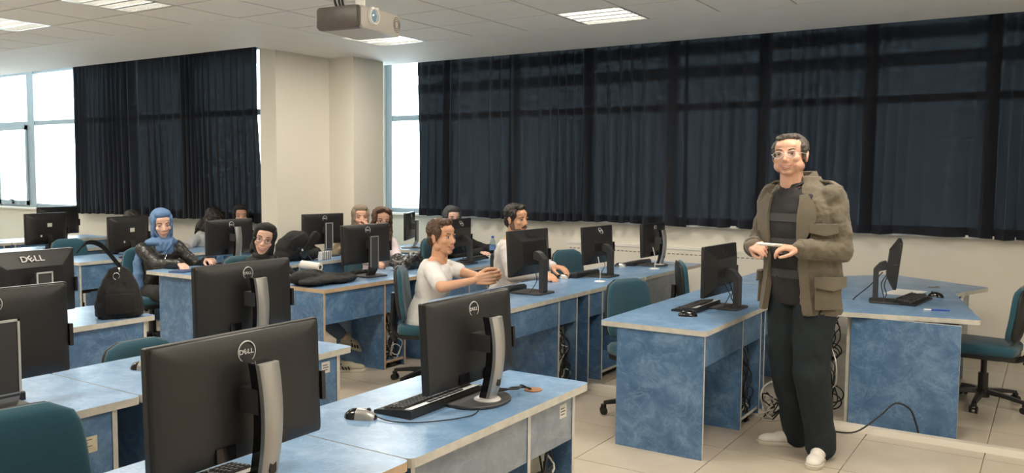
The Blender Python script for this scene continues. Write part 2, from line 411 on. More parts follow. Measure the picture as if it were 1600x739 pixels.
struct(MB().box(X0, -7.4, 7.235, 7.25, 0, .09).build('baseboard_back_left', 'trunking'))
struct(MB().box(-7.57, X1, 8.52, 8.62, 1.075, 1.10).build('trim_1', 'white_paint'))
struct(MB().box(X0, -8.2, 7.17, 7.27, 1.005, 1.03).build('trim_2', 'white_paint'))

def window(n, xs, y, z0, z1, zt, mw, fd=.07, sash=()):
    a, b = xs[0], xs[-1]
    fr = MB().box(a, b, y, y+fd, z0, z0+.06).box(a, b, y, y+fd, z1-.06, z1).build('window_%d' % n, 'aluminium_frame'); struct(fr)
    for k, x in enumerate(xs):
        MB().box(x-mw/2, x+mw/2, y-.01, y+fd, z0, z1).build('mullion', 'aluminium_frame', fr)
    for p, q in zip(xs[:-1], xs[1:]):
        MB().box(p+mw/2, q-mw/2, y, y+fd-.01, zt-.035, zt+.035).build('transom', 'aluminium_frame', fr)
        MB().box(p+mw/2, q-mw/2, y+.03, y+.034, z0+.06, zt-.035).build('pane', 'window_glass', fr)
        MB().box(p+mw/2, q-mw/2, y+.03, y+.034, zt+.035, z1-.06).build('pane', 'window_glass', fr)
    for k in sash:
        p, q = xs[k]+mw/2, xs[k+1]-mw/2
        s_ = MB().box(p, q, y-.03, y, z0+.03, z0+.10).box(p, q, y-.03, y, zt-.10, zt-.03).box(p, p+.06, y-.03, y, z0+.03, zt-.03).box(q-.06, q, y-.03, y, z0+.03, zt-.03).build('opening_sash', 'aluminium_frame', fr)
        h = MB().box((p+q)/2-.012, (p+q)/2+.012, y-.06, y-.03, z0+.04, z0+.12).box((p+q)/2-.05, (p+q)/2+.05, y-.07, y-.05, z0+.10, z0+.12).build('sash_handle', 'dark_grey', s_)
    return fr
window(1, [-7.52+.0, -6.56, -5.55, -4.54, -3.52, -2.53, -1.52, -.506, .5, 1.5, X1-.05], 8.65, 1.10, 3.15, 2.345, .11)
window(2, [X0+.1, -15.05, -13.93, -12.58, -11.3, -10.0, -8.28], 7.32, 1.03, 3.22, 2.38, .2, sash=(1,))
# sun-shade fins outside the right-hand window
for z in (3.01, 2.755):
    o = MB().box(-8, 3, 9.0, 9.10, z-.062, z+.062).build('sunshade_fin', 'white_paint')
    tag(o, 'upper horizontal outdoor sunshade fin behind the back window' if z > 2.9 else 'lower horizontal outdoor sunshade fin behind the back window', 'sunshade', None)

def curtain(x0, x1, y, z0, z1, seed, label, flare=0, wave=.15):
    rnd = random.Random(seed); b = MB(); xs = []; x = x0
    ph = 0; cols = []; N = int((x1-x0)/.0125); 
    fx = [(rnd.uniform(.6, 1.5), rnd.uniform(0, 6)) for _ in range(5)]
    for i in range(N+1):
        t = i/N; x = x0+(x1-x0)*t
        ph += .0125*2*PI/wave*(1+.55*math.sin(x*2.3+fx[0][1])*math.sin(x*5.1+fx[1][1]))
        cols.append((x, ph, .55+.45*math.sin(x*1.7+fx[2][1])*math.sin(x*4.3+fx[3][1])))
    NZ = 14; vs = []
    for j in range(NZ+1):
        s = j/NZ; z = z1+(z0-z1)*s
        for x, p, a in cols:
            amp = (.022+.022*s)*(.5+a); t = (x-x0)/(x1-x0)
            dx = .012*math.sin(p*2+s*2)*s+flare*max(0, s-.4)*t
            zz = z+(.010*math.sin(x*3+fx[4][1])+.006*math.sin(p*.5))*(1 if j == NZ else 0)
            vs.append((x+dx, y+math.sin(p+.7*math.sin(s*2.5+x))*amp, zz))
    n = N+1; fs = [(j*n+i, j*n+i+1, (j+1)*n+i+1, (j+1)*n+i) for j in range(NZ) for i in range(N)]
    b.add(vs, fs); o = b.build('curtain', 'navy_curtain', smooth='full', fix=False)
    return tag(o, label, 'curtain', None)
curtain(-6.88, -3.27, 8.45, 1.085, 3.22, 3, 'long dark navy curtain over the back window, from the open gap to the middle')
curtain(-3.31, X1-.06, 8.475, 1.08, 3.22, 11, 'long dark navy curtain behind the standing man, reaching the right edge of the photo', wave=.21)
curtain(-12.25, -8.215, 7.05, 1.00, 3.22, 5, 'dark navy curtain left of the pillar', flare=.09, wave=.13)
for a, b_, y, lab in ((-7.5, X1-.1, 8.45, 'curtain rail in the ceiling pocket above the back window'), (-13, -7.6, 7.05, 'curtain rail in the ceiling pocket left of the pillar')):
    o = MB().box(a, b_, y-.02, y+.02, 3.22, 3.25).build('curtain_rail', 'white_paint'); tag(o, lab, 'rail')

# luminaires: recessed louvre fittings
def luminaire(i, j, label):
    x = -5.92+TG*i; y = 4.87+TG*j
    t = thing('ceiling_light', label, 'light', (x, y, CZ), 0)
    MB().box(.008, .592, .008, .022, 0, .08).box(.008, .592, .578, .592, 0, .08).box(.008, .022, .022, .578, 0, .08).box(.578, .592, .022, .578, 0, .08).box(.008, .592, .008, .592, .08, .085).build('housing', 'louvre_metal', t)
    for k in range(4):
        yy = .022+.139*(k+.5)
        MB().cyl((.03, yy, .052), (.57, yy, .052), .013, 10).build('tube', 'tube_light', t, smooth=True)
    l = MB()
    for k in range(1, 4): yy = .022+.139*k; l.prism([(yy-.014, .004), (yy+.014, .004), (yy+.003, .045), (yy-.003, .045)], .022, .578, 0)
    for k in range(1, 12): xx = .022+.0463*k; l.box(xx-.0012, xx+.0012, .022, .578, .006, .036)
    l.build('louvre', 'louvre_metal', t)
    lt = bpy.data.lights.new('lamp_glow', 'AREA'); lt.shape = 'SQUARE'; lt.size = .5; lt.energy = LAMPW; lt.color = LAMPCOL
    lo = bpy.data.objects.new('lamp_glow', lt); C.objects.link(lo); lo.parent = t; lo.location = (.3, .3, -.012)
    return t
for (i, j) in LIGHTS:
    lab = {(-1, -2): 'louvred ceiling light cut by the top edge above the left curtain', (0, 2): 'louvred ceiling light right under the projector', (4, 2): 'louvred ceiling light above the middle of the long curtain',
           (-4, -2): 'bright louvred ceiling light near the left edge of the photo'}.get((i, j), 'recessed louvred ceiling light outside the picture')
    lu = luminaire(i, j, lab)
    if 'outside' in lab: lu['group'] = 'ceiling lights outside the picture'

# radiator
rd = thing('radiator', 'long white wall radiator under the navy curtain', 'radiator', (-4.7, 8.5, 0))
MB().rbox(0, 2.75, 0, .09, .12, .83, .008, axis=1).build('radiator_body', 'radiator_white', rd, smooth=True)
b = MB()
for k in range(54): b.box(.03+k*.05, .06+k*.05, -.003, .002, .775, .785)
o = b.build('vent_slots', 'vent_dark', rd); o['kind'] = 'stuff'
MB().box(-.01, 2.76, -.008, .1, .83, .845).build('top_rail', 'white_paint', rd)
MB().cyl((-.03, .05, .12), (-.03, .05, 0), .012).cyl((-.03, .05, .12), (.03, .05, .16), .012).build('pipe', 'white_paint', rd)
# cable trunking on the floor
o = MB().prism([(0, 0), (.095, 0), (.075, .035), (.02, .035)], -2.9, X1, 0).build('cable_trunking', 'trunking', loc=(0, 5.58, 0))
tag(o, 'long pale cable trunking strip crossing the tiled floor', 'cable trunking')

# ================================================================== DESKS
desk_cells = []
def cable(name, pts, r, m, label, cat='cable', k=6, parent=None):
    o = MB().tube(smoothpath(pts, k), r, 6).build(name, m, parent, smooth='full')
    if parent is None: tag(o, label, cat)
    return o
def pc_tower(loc, label, dark=False):
    t = thing('computer_tower', label, 'computer', loc)
    MB().rbox(-.42, 0, -.09, .09, 0, .42, .008, axis=0).build('case', 'pc_dark' if dark else 'pc_beige', t, smooth=True)
    MB().box(0, .004, -.07, .07, .30, .34).box(0, .004, -.07, .07, .25, .28).build('drive_cover', 'dark_grey' if not dark else 'pc_beige', t)
    b = MB()
    for k in range(7): b.box(0, .004, -.06, .06, .03+k*.018, .038+k*.018)
    b.build('air_vent', 'dark_inside', t); MB().cyl((0, .05, .2), (.005, .05, .2), .008).build('power_button', 'pale_silver', t, smooth=True)
    b = MB()
    for k in range(4): b.box(0, .007, -.065+k*.03, -.045+k*.03, .17, .185)
    b.build('rear_port', 'pale_silver', t)
def desk(xf, y0, Lg, label, div=.70, far=1.0, near=.01, ab=.53, m='blue_laminate', top='pale_blue_laminate', edge='edging', tipn=0, tipf=0, pc=None, front='blue_laminate', W=.66, tangle=None, rr=.03, apr=True, sticker=False):
    t = thing('computer_desk', label, 'desk', (xf, y0, 0))
    p = rc([(-W, tipn*.6), (0, 0), (0, Lg), (-W, Lg-tipf*.6)], rr if rr else .001)
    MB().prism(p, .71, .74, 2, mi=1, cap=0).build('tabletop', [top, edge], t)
    def panel(y, x0=-W+.11, x1=-.012, z0=0, z1=.71, name='side_panel'):
        MB().box(x0, x1, y, y+.02, z0, z1, thin=1).build(name, [m, edge], t)
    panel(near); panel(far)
    if apr: MB().box(-.035, -.016, near+.02, far, ab, .71, thin=0).build('front_apron', [front, edge], t)
    if div:
        panel(div, z1=.709, name='divider_panel')
        MB().box(-.5, -.02, div+.02, far, .05, .07, thin=2).build('computer_shelf', [m, edge], t)
    if sticker:
        MB().box(-.0158, -.0145, far-.10, far-.045, .635, .69).build('inventory_label', 'sticker', t)
        b = MB()
        for k in range(3): b.box(-.0146, -.0142, far-.092, far-.06+.006*(k % 2), .648+k*.012, .652+k*.012)
        b.build('label_print', 'ink', t)
    if pc:
        yy = y0+(div+far)/2+.01
        pc_tower((xf-.10, yy, .07), pc, dark=False)
        rnd = random.Random(int(y0*100+xf*10)); b = MB()
        for q in range(9):
            a0 = rnd.uniform(.12, .6); pts = [Vector((-.06+rnd.uniform(-.01, .03), rnd.uniform(-.07, .07), rnd.uniform(.35, .62)))]
            for z_ in range(5): pts.append(Vector((-.045+rnd.uniform(0, .05), rnd.uniform(-.09, .09), max(.012, pts[-1].z-rnd.uniform(.02, .2)))))
            b.tube(smoothpath(pts, 5), rnd.choice((.0035, .0045)), 6, mi=rnd.choice((0, 0, 0, 1)))
        for q in range(3):
            c = Vector((-.015+q*.012, rnd.uniform(-.03, .03), .09+q*.04)); R_ = .045+.012*q
            b.tube([c+Vector((.01*math.sin(a*3), R_*math.cos(a), R_*math.sin(a))) for a in [2*PI*k/16 for k in range(16)]], .004, 6, mi=rnd.choice((0, 1)), closed=True)
        o = b.build('cable_tangle', ['cable_black', 'cable_white'], smooth='full', loc=(xf-.03, yy, 0)); tag(o, tangle or pc.replace('computer tower', 'cables at the tower'), 'cables')
    return t
A, B_, Cx, Dx, Ex, Fx, Gx = -1.6, -2.93, -4.55, -6.05, -7.8, -9.2, -10.6
desk(A, .77, 1.165, 'blue desk along the bottom edge under the nearest big monitor', edge='edging_tan')
desk(A, 1.94, 1.16, 'blue desk in the front with the silver-stemmed monitor, white label on its apron', far=1.035, div=.69, pc='computer tower inside the front desk with the white label', sticker=True, m='blue_laminate', front='grey_laminate', edge='edging')
desk(A, 4.5, 1.17, 'blue desk left of the standing man, broad end panel facing the camera', far=1.09, pc='computer tower in the desk left of the standing man')
desk(A, 5.67, 1.15, 'blue desk mostly hidden behind the standing man', far=1.09, div=0)
desk(A, 6.84, 1.3, 'blue desk farthest back behind the standing man, close to the wall', far=1.0, div=0)
desk(B_, .77, 1.155, 'blue desk at the left edge behind the nearest teal chair, cream label on its apron', ab=.45, far=1.04, front='blue_laminate')
desk(B_, 1.93, 1.16, 'blue desk just behind the nearest big monitor with a loose mouse', far=1.06, ab=.45, sticker=True)
desk(B_, 4.5, 1.15, 'blue desk in front of the young man in the white t-shirt', far=.97, pc='computer tower under the desk of the young man in white')
desk(B_, 5.65, 1.04, 'blue desk with the round-logo monitor beside the teal chair', far=.99, div=.24, pc=None)
desk(B_, 6.7, 1.36, 'blue desk at the far end of its row, pale grey front panel', far=.93, div=0, front='grey_laminate', ab=.47)
desk(Cx, .75, 1.15, 'blue desk at the far left edge, mostly behind two monitors', ab=.47, edge='edging')
desk(Cx, 1.9, 1.2, 'blue desk carrying the black handbag', ab=.43, far=1.12, div=0, edge='edging')
desk(Cx, 4.5, 1.15, 'blue desk with the black coat and paper roll on it, tan edged', ab=.47, far=.93, div=.68, pc='computer tower left of the chair of the young man in white', edge='edging_tan', near=.0)
desk(Cx, 5.66, 1.14, 'blue desk carrying the crumpled black leather bag', ab=.47, far=1.0)
desk(Cx, 6.81, 1.0, 'blue desk with the water bottle', ab=.47, far=.95, div=0)
desk(Dx, 1.9, 1.16, 'blue desk at the left edge behind the logo-topped monitor', ab=.47, far=1.0, div=0)
desk(Dx, 4.47, 1.17, 'blue desk where the blue-scarfed woman writes, bright end panel facing the camera', ab=.47, div=0, far=1.0, near=.06)
desk(Dx, 5.65, 1.02, 'blue desk with the black backpack', ab=.47, div=0, far=.95)
desk(Dx, 7.45, .9, 'blue desk tucked in the corner beside the open window', ab=.47, div=0, far=.8)
desk(Ex, 4.5, 1.15, 'blue desk with the monitor hiding the bowed head', ab=.47, div=0, far=1.1)
desk(Ex, 5.66, .95, 'blue desk under the arm of the person in the pale grey jacket', ab=.47, div=0, far=.9)
desk(Fx, 3.6, .88, 'blue desk at the far left edge with the mouse on it', ab=.47, div=0, far=.84)
desk(Fx, 4.5, 1.3, 'blue desk with the small monitor on a short neck', ab=.47, div=0, far=1.2)
desk(Gx, 4.0, 1.3, 'blue desk in the last row at the left edge by the window', ab=.47, div=0, far=1.2)
desk(Gx, 5.32, 1.3, 'blue desk in the last row below the left curtain edge', ab=.47, div=0, far=1.2)
# teacher side desk on the right (cranked top)
t = thing('side_desk', 'blue cranked desk right of the standing man with pen, paper and keys', 'desk', (0, 0, 0))
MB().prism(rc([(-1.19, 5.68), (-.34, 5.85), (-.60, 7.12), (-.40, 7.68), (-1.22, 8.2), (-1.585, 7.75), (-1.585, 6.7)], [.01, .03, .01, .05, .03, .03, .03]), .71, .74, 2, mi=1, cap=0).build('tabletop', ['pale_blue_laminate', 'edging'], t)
MB().box(-1.07, -.44, 5.735, 5.757, 0, .71, thin=1).build('end_panel', ['blue_laminate', 'edging'], t)
MB().box(-.56, -.54, 7.1, 7.6, .3, .71, thin=0).build('front_apron', ['grey_laminate', 'edging'], t)
MB().box(-1.12, -.56, 7.6, 7.62, 0, .71, thin=1).build('side_panel', ['grey_laminate', 'edging'], t)
MB().box(-1.10, -1.08, 5.76, 5.84, .0, .71).build('corner_post', 'edging', t)

# ================================================================== MONITORS
LOGO = Matrix.Rotation(PI/2, 4, 'Z') @ Matrix.Rotation(PI/2, 4, 'X')      # text facing +x
def put_logo(parent, x, y, z, kind, size=1.0, m='logo_white'):
    if kind == 'ring':
        r = .026*size; b = MB(); b.tube([(x+.0012, y+r*math.cos(a), z+r*math.sin(a)) for a in [2*PI*k/36 for k in range(36)]], .0016*size, 6, closed=True)
        g = b.build('round_emblem', m, parent, smooth='full'); s = .0155*size
    else: g = parent; s = .036*size
    # the letters D L L with the E leaning
    sp = s*.66
    for k, ch in enumerate('DELL'):
        off = (k-1.5)*sp*(1.0 if kind != 'ring' else .98)
        mt = Matrix.Translation((x+.0008, y+off, z)) @ LOGO @ (Matrix.Rotation(.55, 4, 'Z') if ch == 'E' else Matrix.Identity(4)) @ Matrix.Diagonal((1.15, 1, 1, 1))
        text_obj('emblem_letter', ch, s, m, g, mt)
def monitor(kind, label, loc, rz, w=.55, h=.335, zc=.27, tilt=0, yaw=0, logo='ring', yoff=0, px=-.05, lm='logo_white', turn=0, stem=None):
    """back of the screen looks along local +x; origin at the foot"""
    t = thing('monitor', label, 'monitor', loc, rz)
    sc = MB(); T = Matrix.Translation((px, yoff, zc)) @ Matrix.Rotation(yaw, 4, 'Z') @ Matrix.Rotation(tilt, 4, 'Y'); sc.T = T
    sc.rbox(-.012, .010, -w/2, w/2, -h/2, h/2, .008, axis=0, ch=.0025)
    p = sc.build('screen_housing', ['black_plastic'], t, smooth=30)
    b = MB(); b.T = T
    if kind in ('arc', 'slab'):     # smooth shallow back, slightly domed
        rings = []
        for x, k in ((.009, .985), (.018, .97), (.026, .90), (.032, .70), (.034, .45)):
            q = rc([(-w/2*k, -h/2*k), (w/2*k, -h/2*k), (w/2*k, h/2*k), (-w/2*k, h/2*k)], .012+.05*(1-k)); rings.append([Vector((x, a, c)) for a, c in q])
        b.loft(rings)
    elif kind == 'bevel':           # frustum back with sloping bevel panels
        rings = []
        for x, ky, kz in ((.009, .99, .99), (.012, .97, .96), (.055, .62, .55), (.058, .60, .53)):
            q = rc([(-w/2*ky, -h/2*kz), (w/2*ky, -h/2*kz), (w/2*ky, h/2*kz-.0), (-w/2*ky, h/2*kz)], .008); rings.append([Vector((x, a, c-.01*(1-kz))) for a, c in q])
        b.loft(rings)
    else:
        rings = []
        for x, k in ((.009, .97), (.03, .86), (.045, .72), (.05, .6)):
            q = rc([(-w/2*k, -h/2*k), (w/2*k, -h/2*k), (w/2*k, h/2*k), (-w/2*k, h/2*k)], .03); rings.append([Vector((x, a, c)) for a, c in q])
        b.loft(rings)
    bs = b.build('back_cover', 'black_plastic', t, smooth=25)
    b = MB(); b.T = T; b.box(-.0135, -.012, -w/2+.016, w/2-.016, -h/2+.02, h/2-.016); b.build('screen', 'screen_glass', t)
    b = MB(); b.T = T; b.rbox(.0, .024, w/2-.004, w/2+.010, -.075, .01, .004, axis=0); b.build('side_port_block', 'black_plastic', t)
    dx = .034 if kind in ('arc', 'slab') else (.058 if kind == 'bevel' else .052)
    e = bpy.data.objects.new('emblem', None)
    if logo:
        lx = {'arc': .0335, 'slab': .0335, 'bevel': .030, 'neck': .05}[kind]
        # emblem sits near the top edge
        if kind == 'bevel': lx, lz = .033, h*.375
        else: lx, lz = .0262, h*.37
        if kind in ('arc', 'slab'): lx = .0315; lz = h*.345
        C.objects.link(e); e.parent = t; e.matrix_local = T @ (Matrix.Translation((0, 0, lz)) if kind != 'bevel' else Matrix.Translation((lx, 0, lz)) @ Matrix.Rotation(-.78, 4, 'Y') @ Matrix.Translation((-lx, 0, 0)))
        bpy.data.objects.remove(e)
        em = MB(); 
        b0 = MB(); b0.T = T @ Matrix.Translation((lx-.0012, 0, lz))
        plate = b0.lathe([(.0, 0), (.024, 0), (.024, .0006), (0, .0006)], 28, axis=0)
        mm = T @ Matrix.Translation((lx, 0, lz))
        if kind == 'bevel': mm = T @ Matrix.Translation((lx+.004, 0, lz)) @ Matrix.Rotation(-.54, 4, 'Y')
        if logo == 'ring':
            g = MB(); r = .028
            g.tube([(0, r*math.cos(a), r*math.sin(a)) for a in [2*PI*k/32 for k in range(32)]], .0019, 6, closed=True)
            o = g.build('round_emblem', lm, t, smooth='full'); s = .0175
        else:
            o = MB().box(-.0008, 0, -.055, .055, -.014, .014).build('emblem_plate', 'black_plastic', t); s = .050
        o.matrix_local = mm
        for k, ch in enumerate('DELL'):
            off = (-1.62, -.42, .62, 1.55)[k]*s*.64
            mt = Matrix.Translation((.0006, off, 0)) @ LOGO @ (Matrix.Rotation(.6, 4, 'Z') if ch == 'E' else Matrix.Identity(4)) @ Matrix.Diagonal((1.12, 1, 1, 1))
            text_obj('emblem_letter', ch, s, lm, o, mt)
    # vents and port recess
    b = MB(); b.T = T
    for k in range(14): b.box(dx-.003, dx+.0006, -.10+k*.0145, -.092+k*.0145, h*.18, h*.186)
    if kind in ('bevel', 'neck'): b.build('air_slots', 'dark_inside', t)
    if kind == 'arc':
        b = MB(); b.T = T; b.box(.010, .037, -.11, -.05, -h/2+.012, -h/2+.05).box(.010, .037, .05, .12, -h/2+.012, -h/2+.05); b.build('connector_recess', 'black_gloss', t)['kind'] = 'stuff'
    # stand
    kind = stem or kind
    if kind == 'arc':
        pr = []
        for k in range(13):
            s = k/12; z = .012+(zc+.085)*s; x = .015+.055*math.sin(s*PI*.50+.15)*(1-.25*s) ; pr.append((x, z, .029+.006*s))
        pr = [( .020+.060*math.sin(PI*(.12+.62*(k/12))), .012+(zc+.085)*k/12, .027+.006*k/12) for k in range(13)]
        b = MB(); b.loft([[Vector((x-.010, -wd, z)), Vector((x+.004, -wd, z)), Vector((x+.010, -wd*.7, z)), Vector((x+.012, 0, z)), Vector((x+.010, wd*.7, z)), Vector((x+.004, wd, z)), Vector((x-.010, wd, z))] for x, z, wd in pr])
        b.build('silver_stem', 'silver', t, smooth=35)
        b = MB(); b.loft([[Vector((x-.042, -wd*.9, z)), Vector((x-.008, -wd*.96, z)), Vector((x-.008, wd*.96, z)), Vector((x-.042, wd*.9, z))] for x, z, wd in pr]); b.build('stem_core', 'black_gloss', t, smooth=35)
        b = MB(); x, z = pr[3][0], pr[3][1]; b.rbox(-.010, .010, z-.012, z+.040, x+.0095, x+.0125, .009, axis=2) if 0 else b.prism(rc([(-.011, z-.02), (.011, z-.02), (.011, z+.035), (-.011, z+.035)], .010), x+.008, x+.0128, 0)
        b.build('cable_hole', 'black_gloss', t)
        MB().lathe([(.052, 0), (.052, .006), (.044, .012)], 24, c=(.025, 0, .010)).build('stem_collar', 'pale_silver', t, smooth=True)
        MB().prism(rc([(-.155, -.13), (.02, -.14), (.085, -.085), (.105, 0), (.085, .085), (.02, .14), (-.155, .13)], [.015, .05, .05, .05, .05, .05, .015]), 0, .013, 2, ch=.003).build('base_plate', 'dark_grey', t, smooth=25)
        MB().box(px+.02, pr[9][0]-.02, -.03, .03, zc-.035, zc+.03).build('mount_arm', 'dark_grey', t)
    elif kind in ('slab',):
        z1 = zc+.065; xx = px+(.095 if stem is None else .125)
        b = MB(); b.T = Matrix.Translation((xx, 0, 0))
        b.box(-.02, .008, -.042, .042, .07, z1); b.build('stem', 'dark_grey', t)
        b = MB(); b.T = Matrix.Translation((xx, 0, 0))
        b.box(.006, .012, -.047, -.039, .085, z1+.004).box(.006, .012, .039, .047, .085, z1+.004).box(.006, .012, -.047, .047, z1-.004, z1+.004); b.build('stem_trim', 'pale_silver' if lm == 'logo_white' and turn else 'silver', t)
        b = MB(); b.loft([[Vector((xx-.02+dx_, -wd, z)), Vector((xx+.01+dx_, -wd, z)), Vector((xx+.01+dx_, wd, z)), Vector((xx-.02+dx_, wd, z))] for z, dx_, wd in ((.012, -.04, .040), (.05, -.012, .042), (.085, 0, .044))]); b.build('stem_foot', 'silver' if turn else 'dark_grey', t)
        MB().prism(rc([(-.12, -.125), (.10, -.115), (.10, .115), (-.12, .125)], [.01, .03, .03, .01]), 0, .012, 2, ch=.002).build('base_plate', 'dark_grey', t)
        MB().box(px+.02, xx-.02, -.035, .035, zc-.04, zc+.03).build('mount_arm', 'dark_grey', t)
    elif kind == 'bevel':
        xx = px+.13
        b = MB(); b.prism(rc([(px+.045, zc-.03), (px+.07, zc+.015), (xx-.02, zc+.0), (xx+.018, zc-.045), (xx+.018, .012), (xx-.018, .012), (xx-.018, zc-.06), (px+.055, zc-.045)], .008), -.032, .032, 1); b.build('stem', 'dark_grey', t)
        MB().prism(rc([(-.13, -.125), (.12, -.115), (.12, .115), (-.13, .125)], [.01, .03, .03, .01]), 0, .012, 2, ch=.002).build('base_plate', 'dark_grey', t)
        b = MB(); b.tube(smoothpath([(px+.05, .05, zc-.07), (px+.075, .055, zc-.15), (px+.06, .07, .06), (px+.09, .1, .006)]), .0035, 6).tube(smoothpath([(px+.05, -.04, zc-.07), (px+.09, -.045, zc-.14), (px+.09, -.03, .09), (px+.07, -.1, .006)]), .003, 6); b.build('video_cable', 'cable_black', t, smooth='full')
    else:
        b = MB(); b.prism(rc([(px+.03, zc-.09), (px+.05, zc-.06), (.045, .012), (-.02, .012)], .004), -.035, .035, 1); b.build('stem', 'black_gloss', t)
        MB().lathe([(.12, 0), (.12, .008), (.06, .02), (.03, .022)], 24).build('base_plate', 'black_gloss', t, smooth=True)
        b = MB(); b.T = T; b.box(.049, .0515, -.03, .03, .02, .06).box(.049, .0515, -.12, -.10, -.085, -.065); b.build('type_sticker', 'sticker', t)
    return t
DZ = .7405
m1 = monitor('arc', 'largest monitor back at the bottom left, silver stem, round emblem', (-1.755, 1.47, DZ), .01, w=.56, h=.335, zc=.275, tilt=-.03, px=-.045)
m2 = monitor('arc', 'monitor back on the front desk with keyboard and silver stem before it', (-1.80, 2.60, DZ), -.02, w=.55, h=.335, zc=.235, tilt=-.06, px=-.065)
m3 = monitor('arc', 'silver-stemmed monitor back below the laughing woman in black', (-3.12, 2.62, DZ), .02, w=.56, h=.325, zc=.285, tilt=-.02)
m4 = monitor('slab', 'monitor back cut by the left edge, pale outlined stem', (-3.10, 1.49, DZ), 0.0, w=.55, h=.34, zc=.275, tilt=-.02, turn=1)
m5 = monitor('bevel', 'monitor back with large letters across its top, beside the black handbag', (-4.70, 2.47, DZ), .10, w=.53, h=.36, zc=.245, logo='word', px=-.06, stem='slab', turn=1)
m10 = monitor('arc', 'silver-stemmed monitor back hiding the person in the pale grey jacket', (-6.36, 5.14, DZ), .04, zc=.275, w=.54, h=.325)
m11 = monitor('slab', 'black monitor back behind the black backpack, against the pillar', (-6.42, 6.38, DZ), -.10, w=.54, h=.32, zc=.285, turn=1)
m12 = monitor('slab', 'black monitor back in front of the brown-haired woman with glasses', (-4.85, 5.33, DZ), -.06, w=.55, h=.33, zc=.275, tilt=-.05)
m13 = monitor('slab', 'monitor back partly hidden behind the brown-haired woman, below the open window', (-6.36, 7.74, DZ), .5, w=.54, h=.32, zc=.26, turn=1)
m14 = monitor('bevel', 'black monitor back hiding the woman in the charcoal scarf, bottle beside it', (-4.83, 6.63, DZ), .16, w=.53, h=.34, zc=.265)
m15 = monitor('bevel', 'black monitor back with sloping edges, before the bearded young man', (-3.19, 5.27, DZ), -.02, w=.54, h=.33, zc=.30, tilt=-.06, logo='word', lm='logo_dark')
m16 = monitor('bevel', 'black monitor back left of the tall teal chair, white round emblem', (-3.26, 6.52, DZ), -.03, w=.53, h=.32, zc=.27, tilt=-.06)
m17 = monitor('arc', 'farthest monitor of its row, slim silver stem, near the back wall', (-3.22, 7.62, DZ), -.02, w=.53, h=.32, zc=.25, tilt=-.04)
m18 = monitor('bevel', 'black monitor on the desk left of the standing man', (-1.80, 5.42, DZ), -.06, w=.54, h=.33, zc=.25, logo='ring', lm='logo_dark')
m19 = monitor('bevel', 'monitor seen edge-on on the desk right of the standing man', (-.95, 6.34, DZ), PI+.16, w=.50, h=.32, zc=.275, logo=None, px=-.05, tilt=-.10)
m6 = monitor('neck', 'small monitor back with a white sticker, on a short black neck', (-9.27, 5.02, DZ), .22, w=.54, h=.34, zc=.24, logo=None, px=-.03)
m7 = monitor('neck', 'black monitor back cut by the left edge below the window', (-10.85, 4.95, DZ), .05, w=.56, h=.36, zc=.28, logo=None, px=-.03)
m8 = monitor('neck', 'black monitor back at the left end of the curtain, behind the small one', (-10.72, 5.95, DZ), .05, w=.55, h=.35, zc=.24, logo=None, px=-.03)
m9 = monitor('neck', 'black monitor back hiding the bowed head, white sticker on it', (-7.88, 5.10, DZ), .25, w=.55, h=.36, zc=.24, logo=None, px=-.03)
m20 = monitor('bevel', 'monitor behind the standing man, hidden but for its keyboard', (-1.83, 6.3, DZ), -.05, w=.5, h=.31, zc=.25, logo=None) if 0 else None

# ================================================================== KEYBOARDS, MICE
_kb = {}
def keyboard(style, label, loc, rz):
    """length along local y, user side at local -x"""
    if style in _kb: return copy_tree(_kb[style], loc, rz, label)
    t = thing('keyboard', label, 'keyboard', loc, rz)
    Wd = .17 if style == 'silver' else .145; Ln = .45
    MB().prism(rc([(-Wd/2, 0), (Wd/2, 0), (Wd/2, .030), (Wd/2-.01, .033), (-Wd/2+.03, .018), (-Wd/2, .012)], .003), -Ln/2, Ln/2, 1).build('key_tray', 'black_plastic', t, smooth=30)
    sl = .10; b = MB(); rnd = random.Random(2)
    def keyrow(x, ys, wd, dep=.0145):
        for y in ys:
            z = .018+(x+Wd/2-.03)*(.015/(Wd-.04)); b.add([(x-dep/2, y-wd/2, z), (x+dep/2, y-wd/2, z+.0015), (x+dep/2, y+wd/2, z+.0015), (x-dep/2, y+wd/2, z), (x-dep/2+.002, y-wd/2+.002, z+.008), (x+dep/2-.002, y-wd/2+.002, z+.0095), (x+dep/2-.002, y+wd/2-.002, z+.0095), (x-dep/2+.002, y+wd/2-.002, z+.008)], [(4, 5, 6, 7), (0, 1, 5, 4), (1, 2, 6, 5), (2, 3, 7, 6), (3, 0, 4, 7)])
    x0 = -Wd/2+.040 if style != 'silver' else -Wd/2+.045
    for r in range(6 if style != 'silver' else 5):
        x = x0+r*.0185
        # main block, navigation block, number block (towards +y is the user's right when -x faces the user's lap)
        n = 14; keyrow(x, [-Ln/2+.018+k*.0195 for k in range(n)] if r else [-Ln/2+.02, -Ln/2+.042]+[-Ln/2+.255-.0195*k for k in range(3)], .0165)
        if r == 0: keyrow(x, [-Ln/2+.148], .11)
        if r != 1: keyrow(x, [-Ln/2+.302+k*.0195 for k in range(3)], .0165)
        keyrow(x, [-Ln/2+.370+k*.0195 for k in range(4)], .0165)
    k = b.build('keys', 'dark_grey', t); k['kind'] = 'stuff'
    if style == 'silver':
        MB().prism([(Wd/2-.036, .0305), (Wd/2-.004, .0345), (Wd/2-.004, .0355), (Wd/2-.036, .0315)], -Ln/2+.01, Ln/2-.01, 1).build('silver_strip', 'pale_silver', t)
        b = MB()
        for q in range(7): b.rbox(Wd/2-.027, Wd/2-.013, -.1+q*.032, -.076+q*.032, .0345, .038, .003)
        b.build('media_buttons', 'black_plastic', t)
    _kb[style] = t; return t
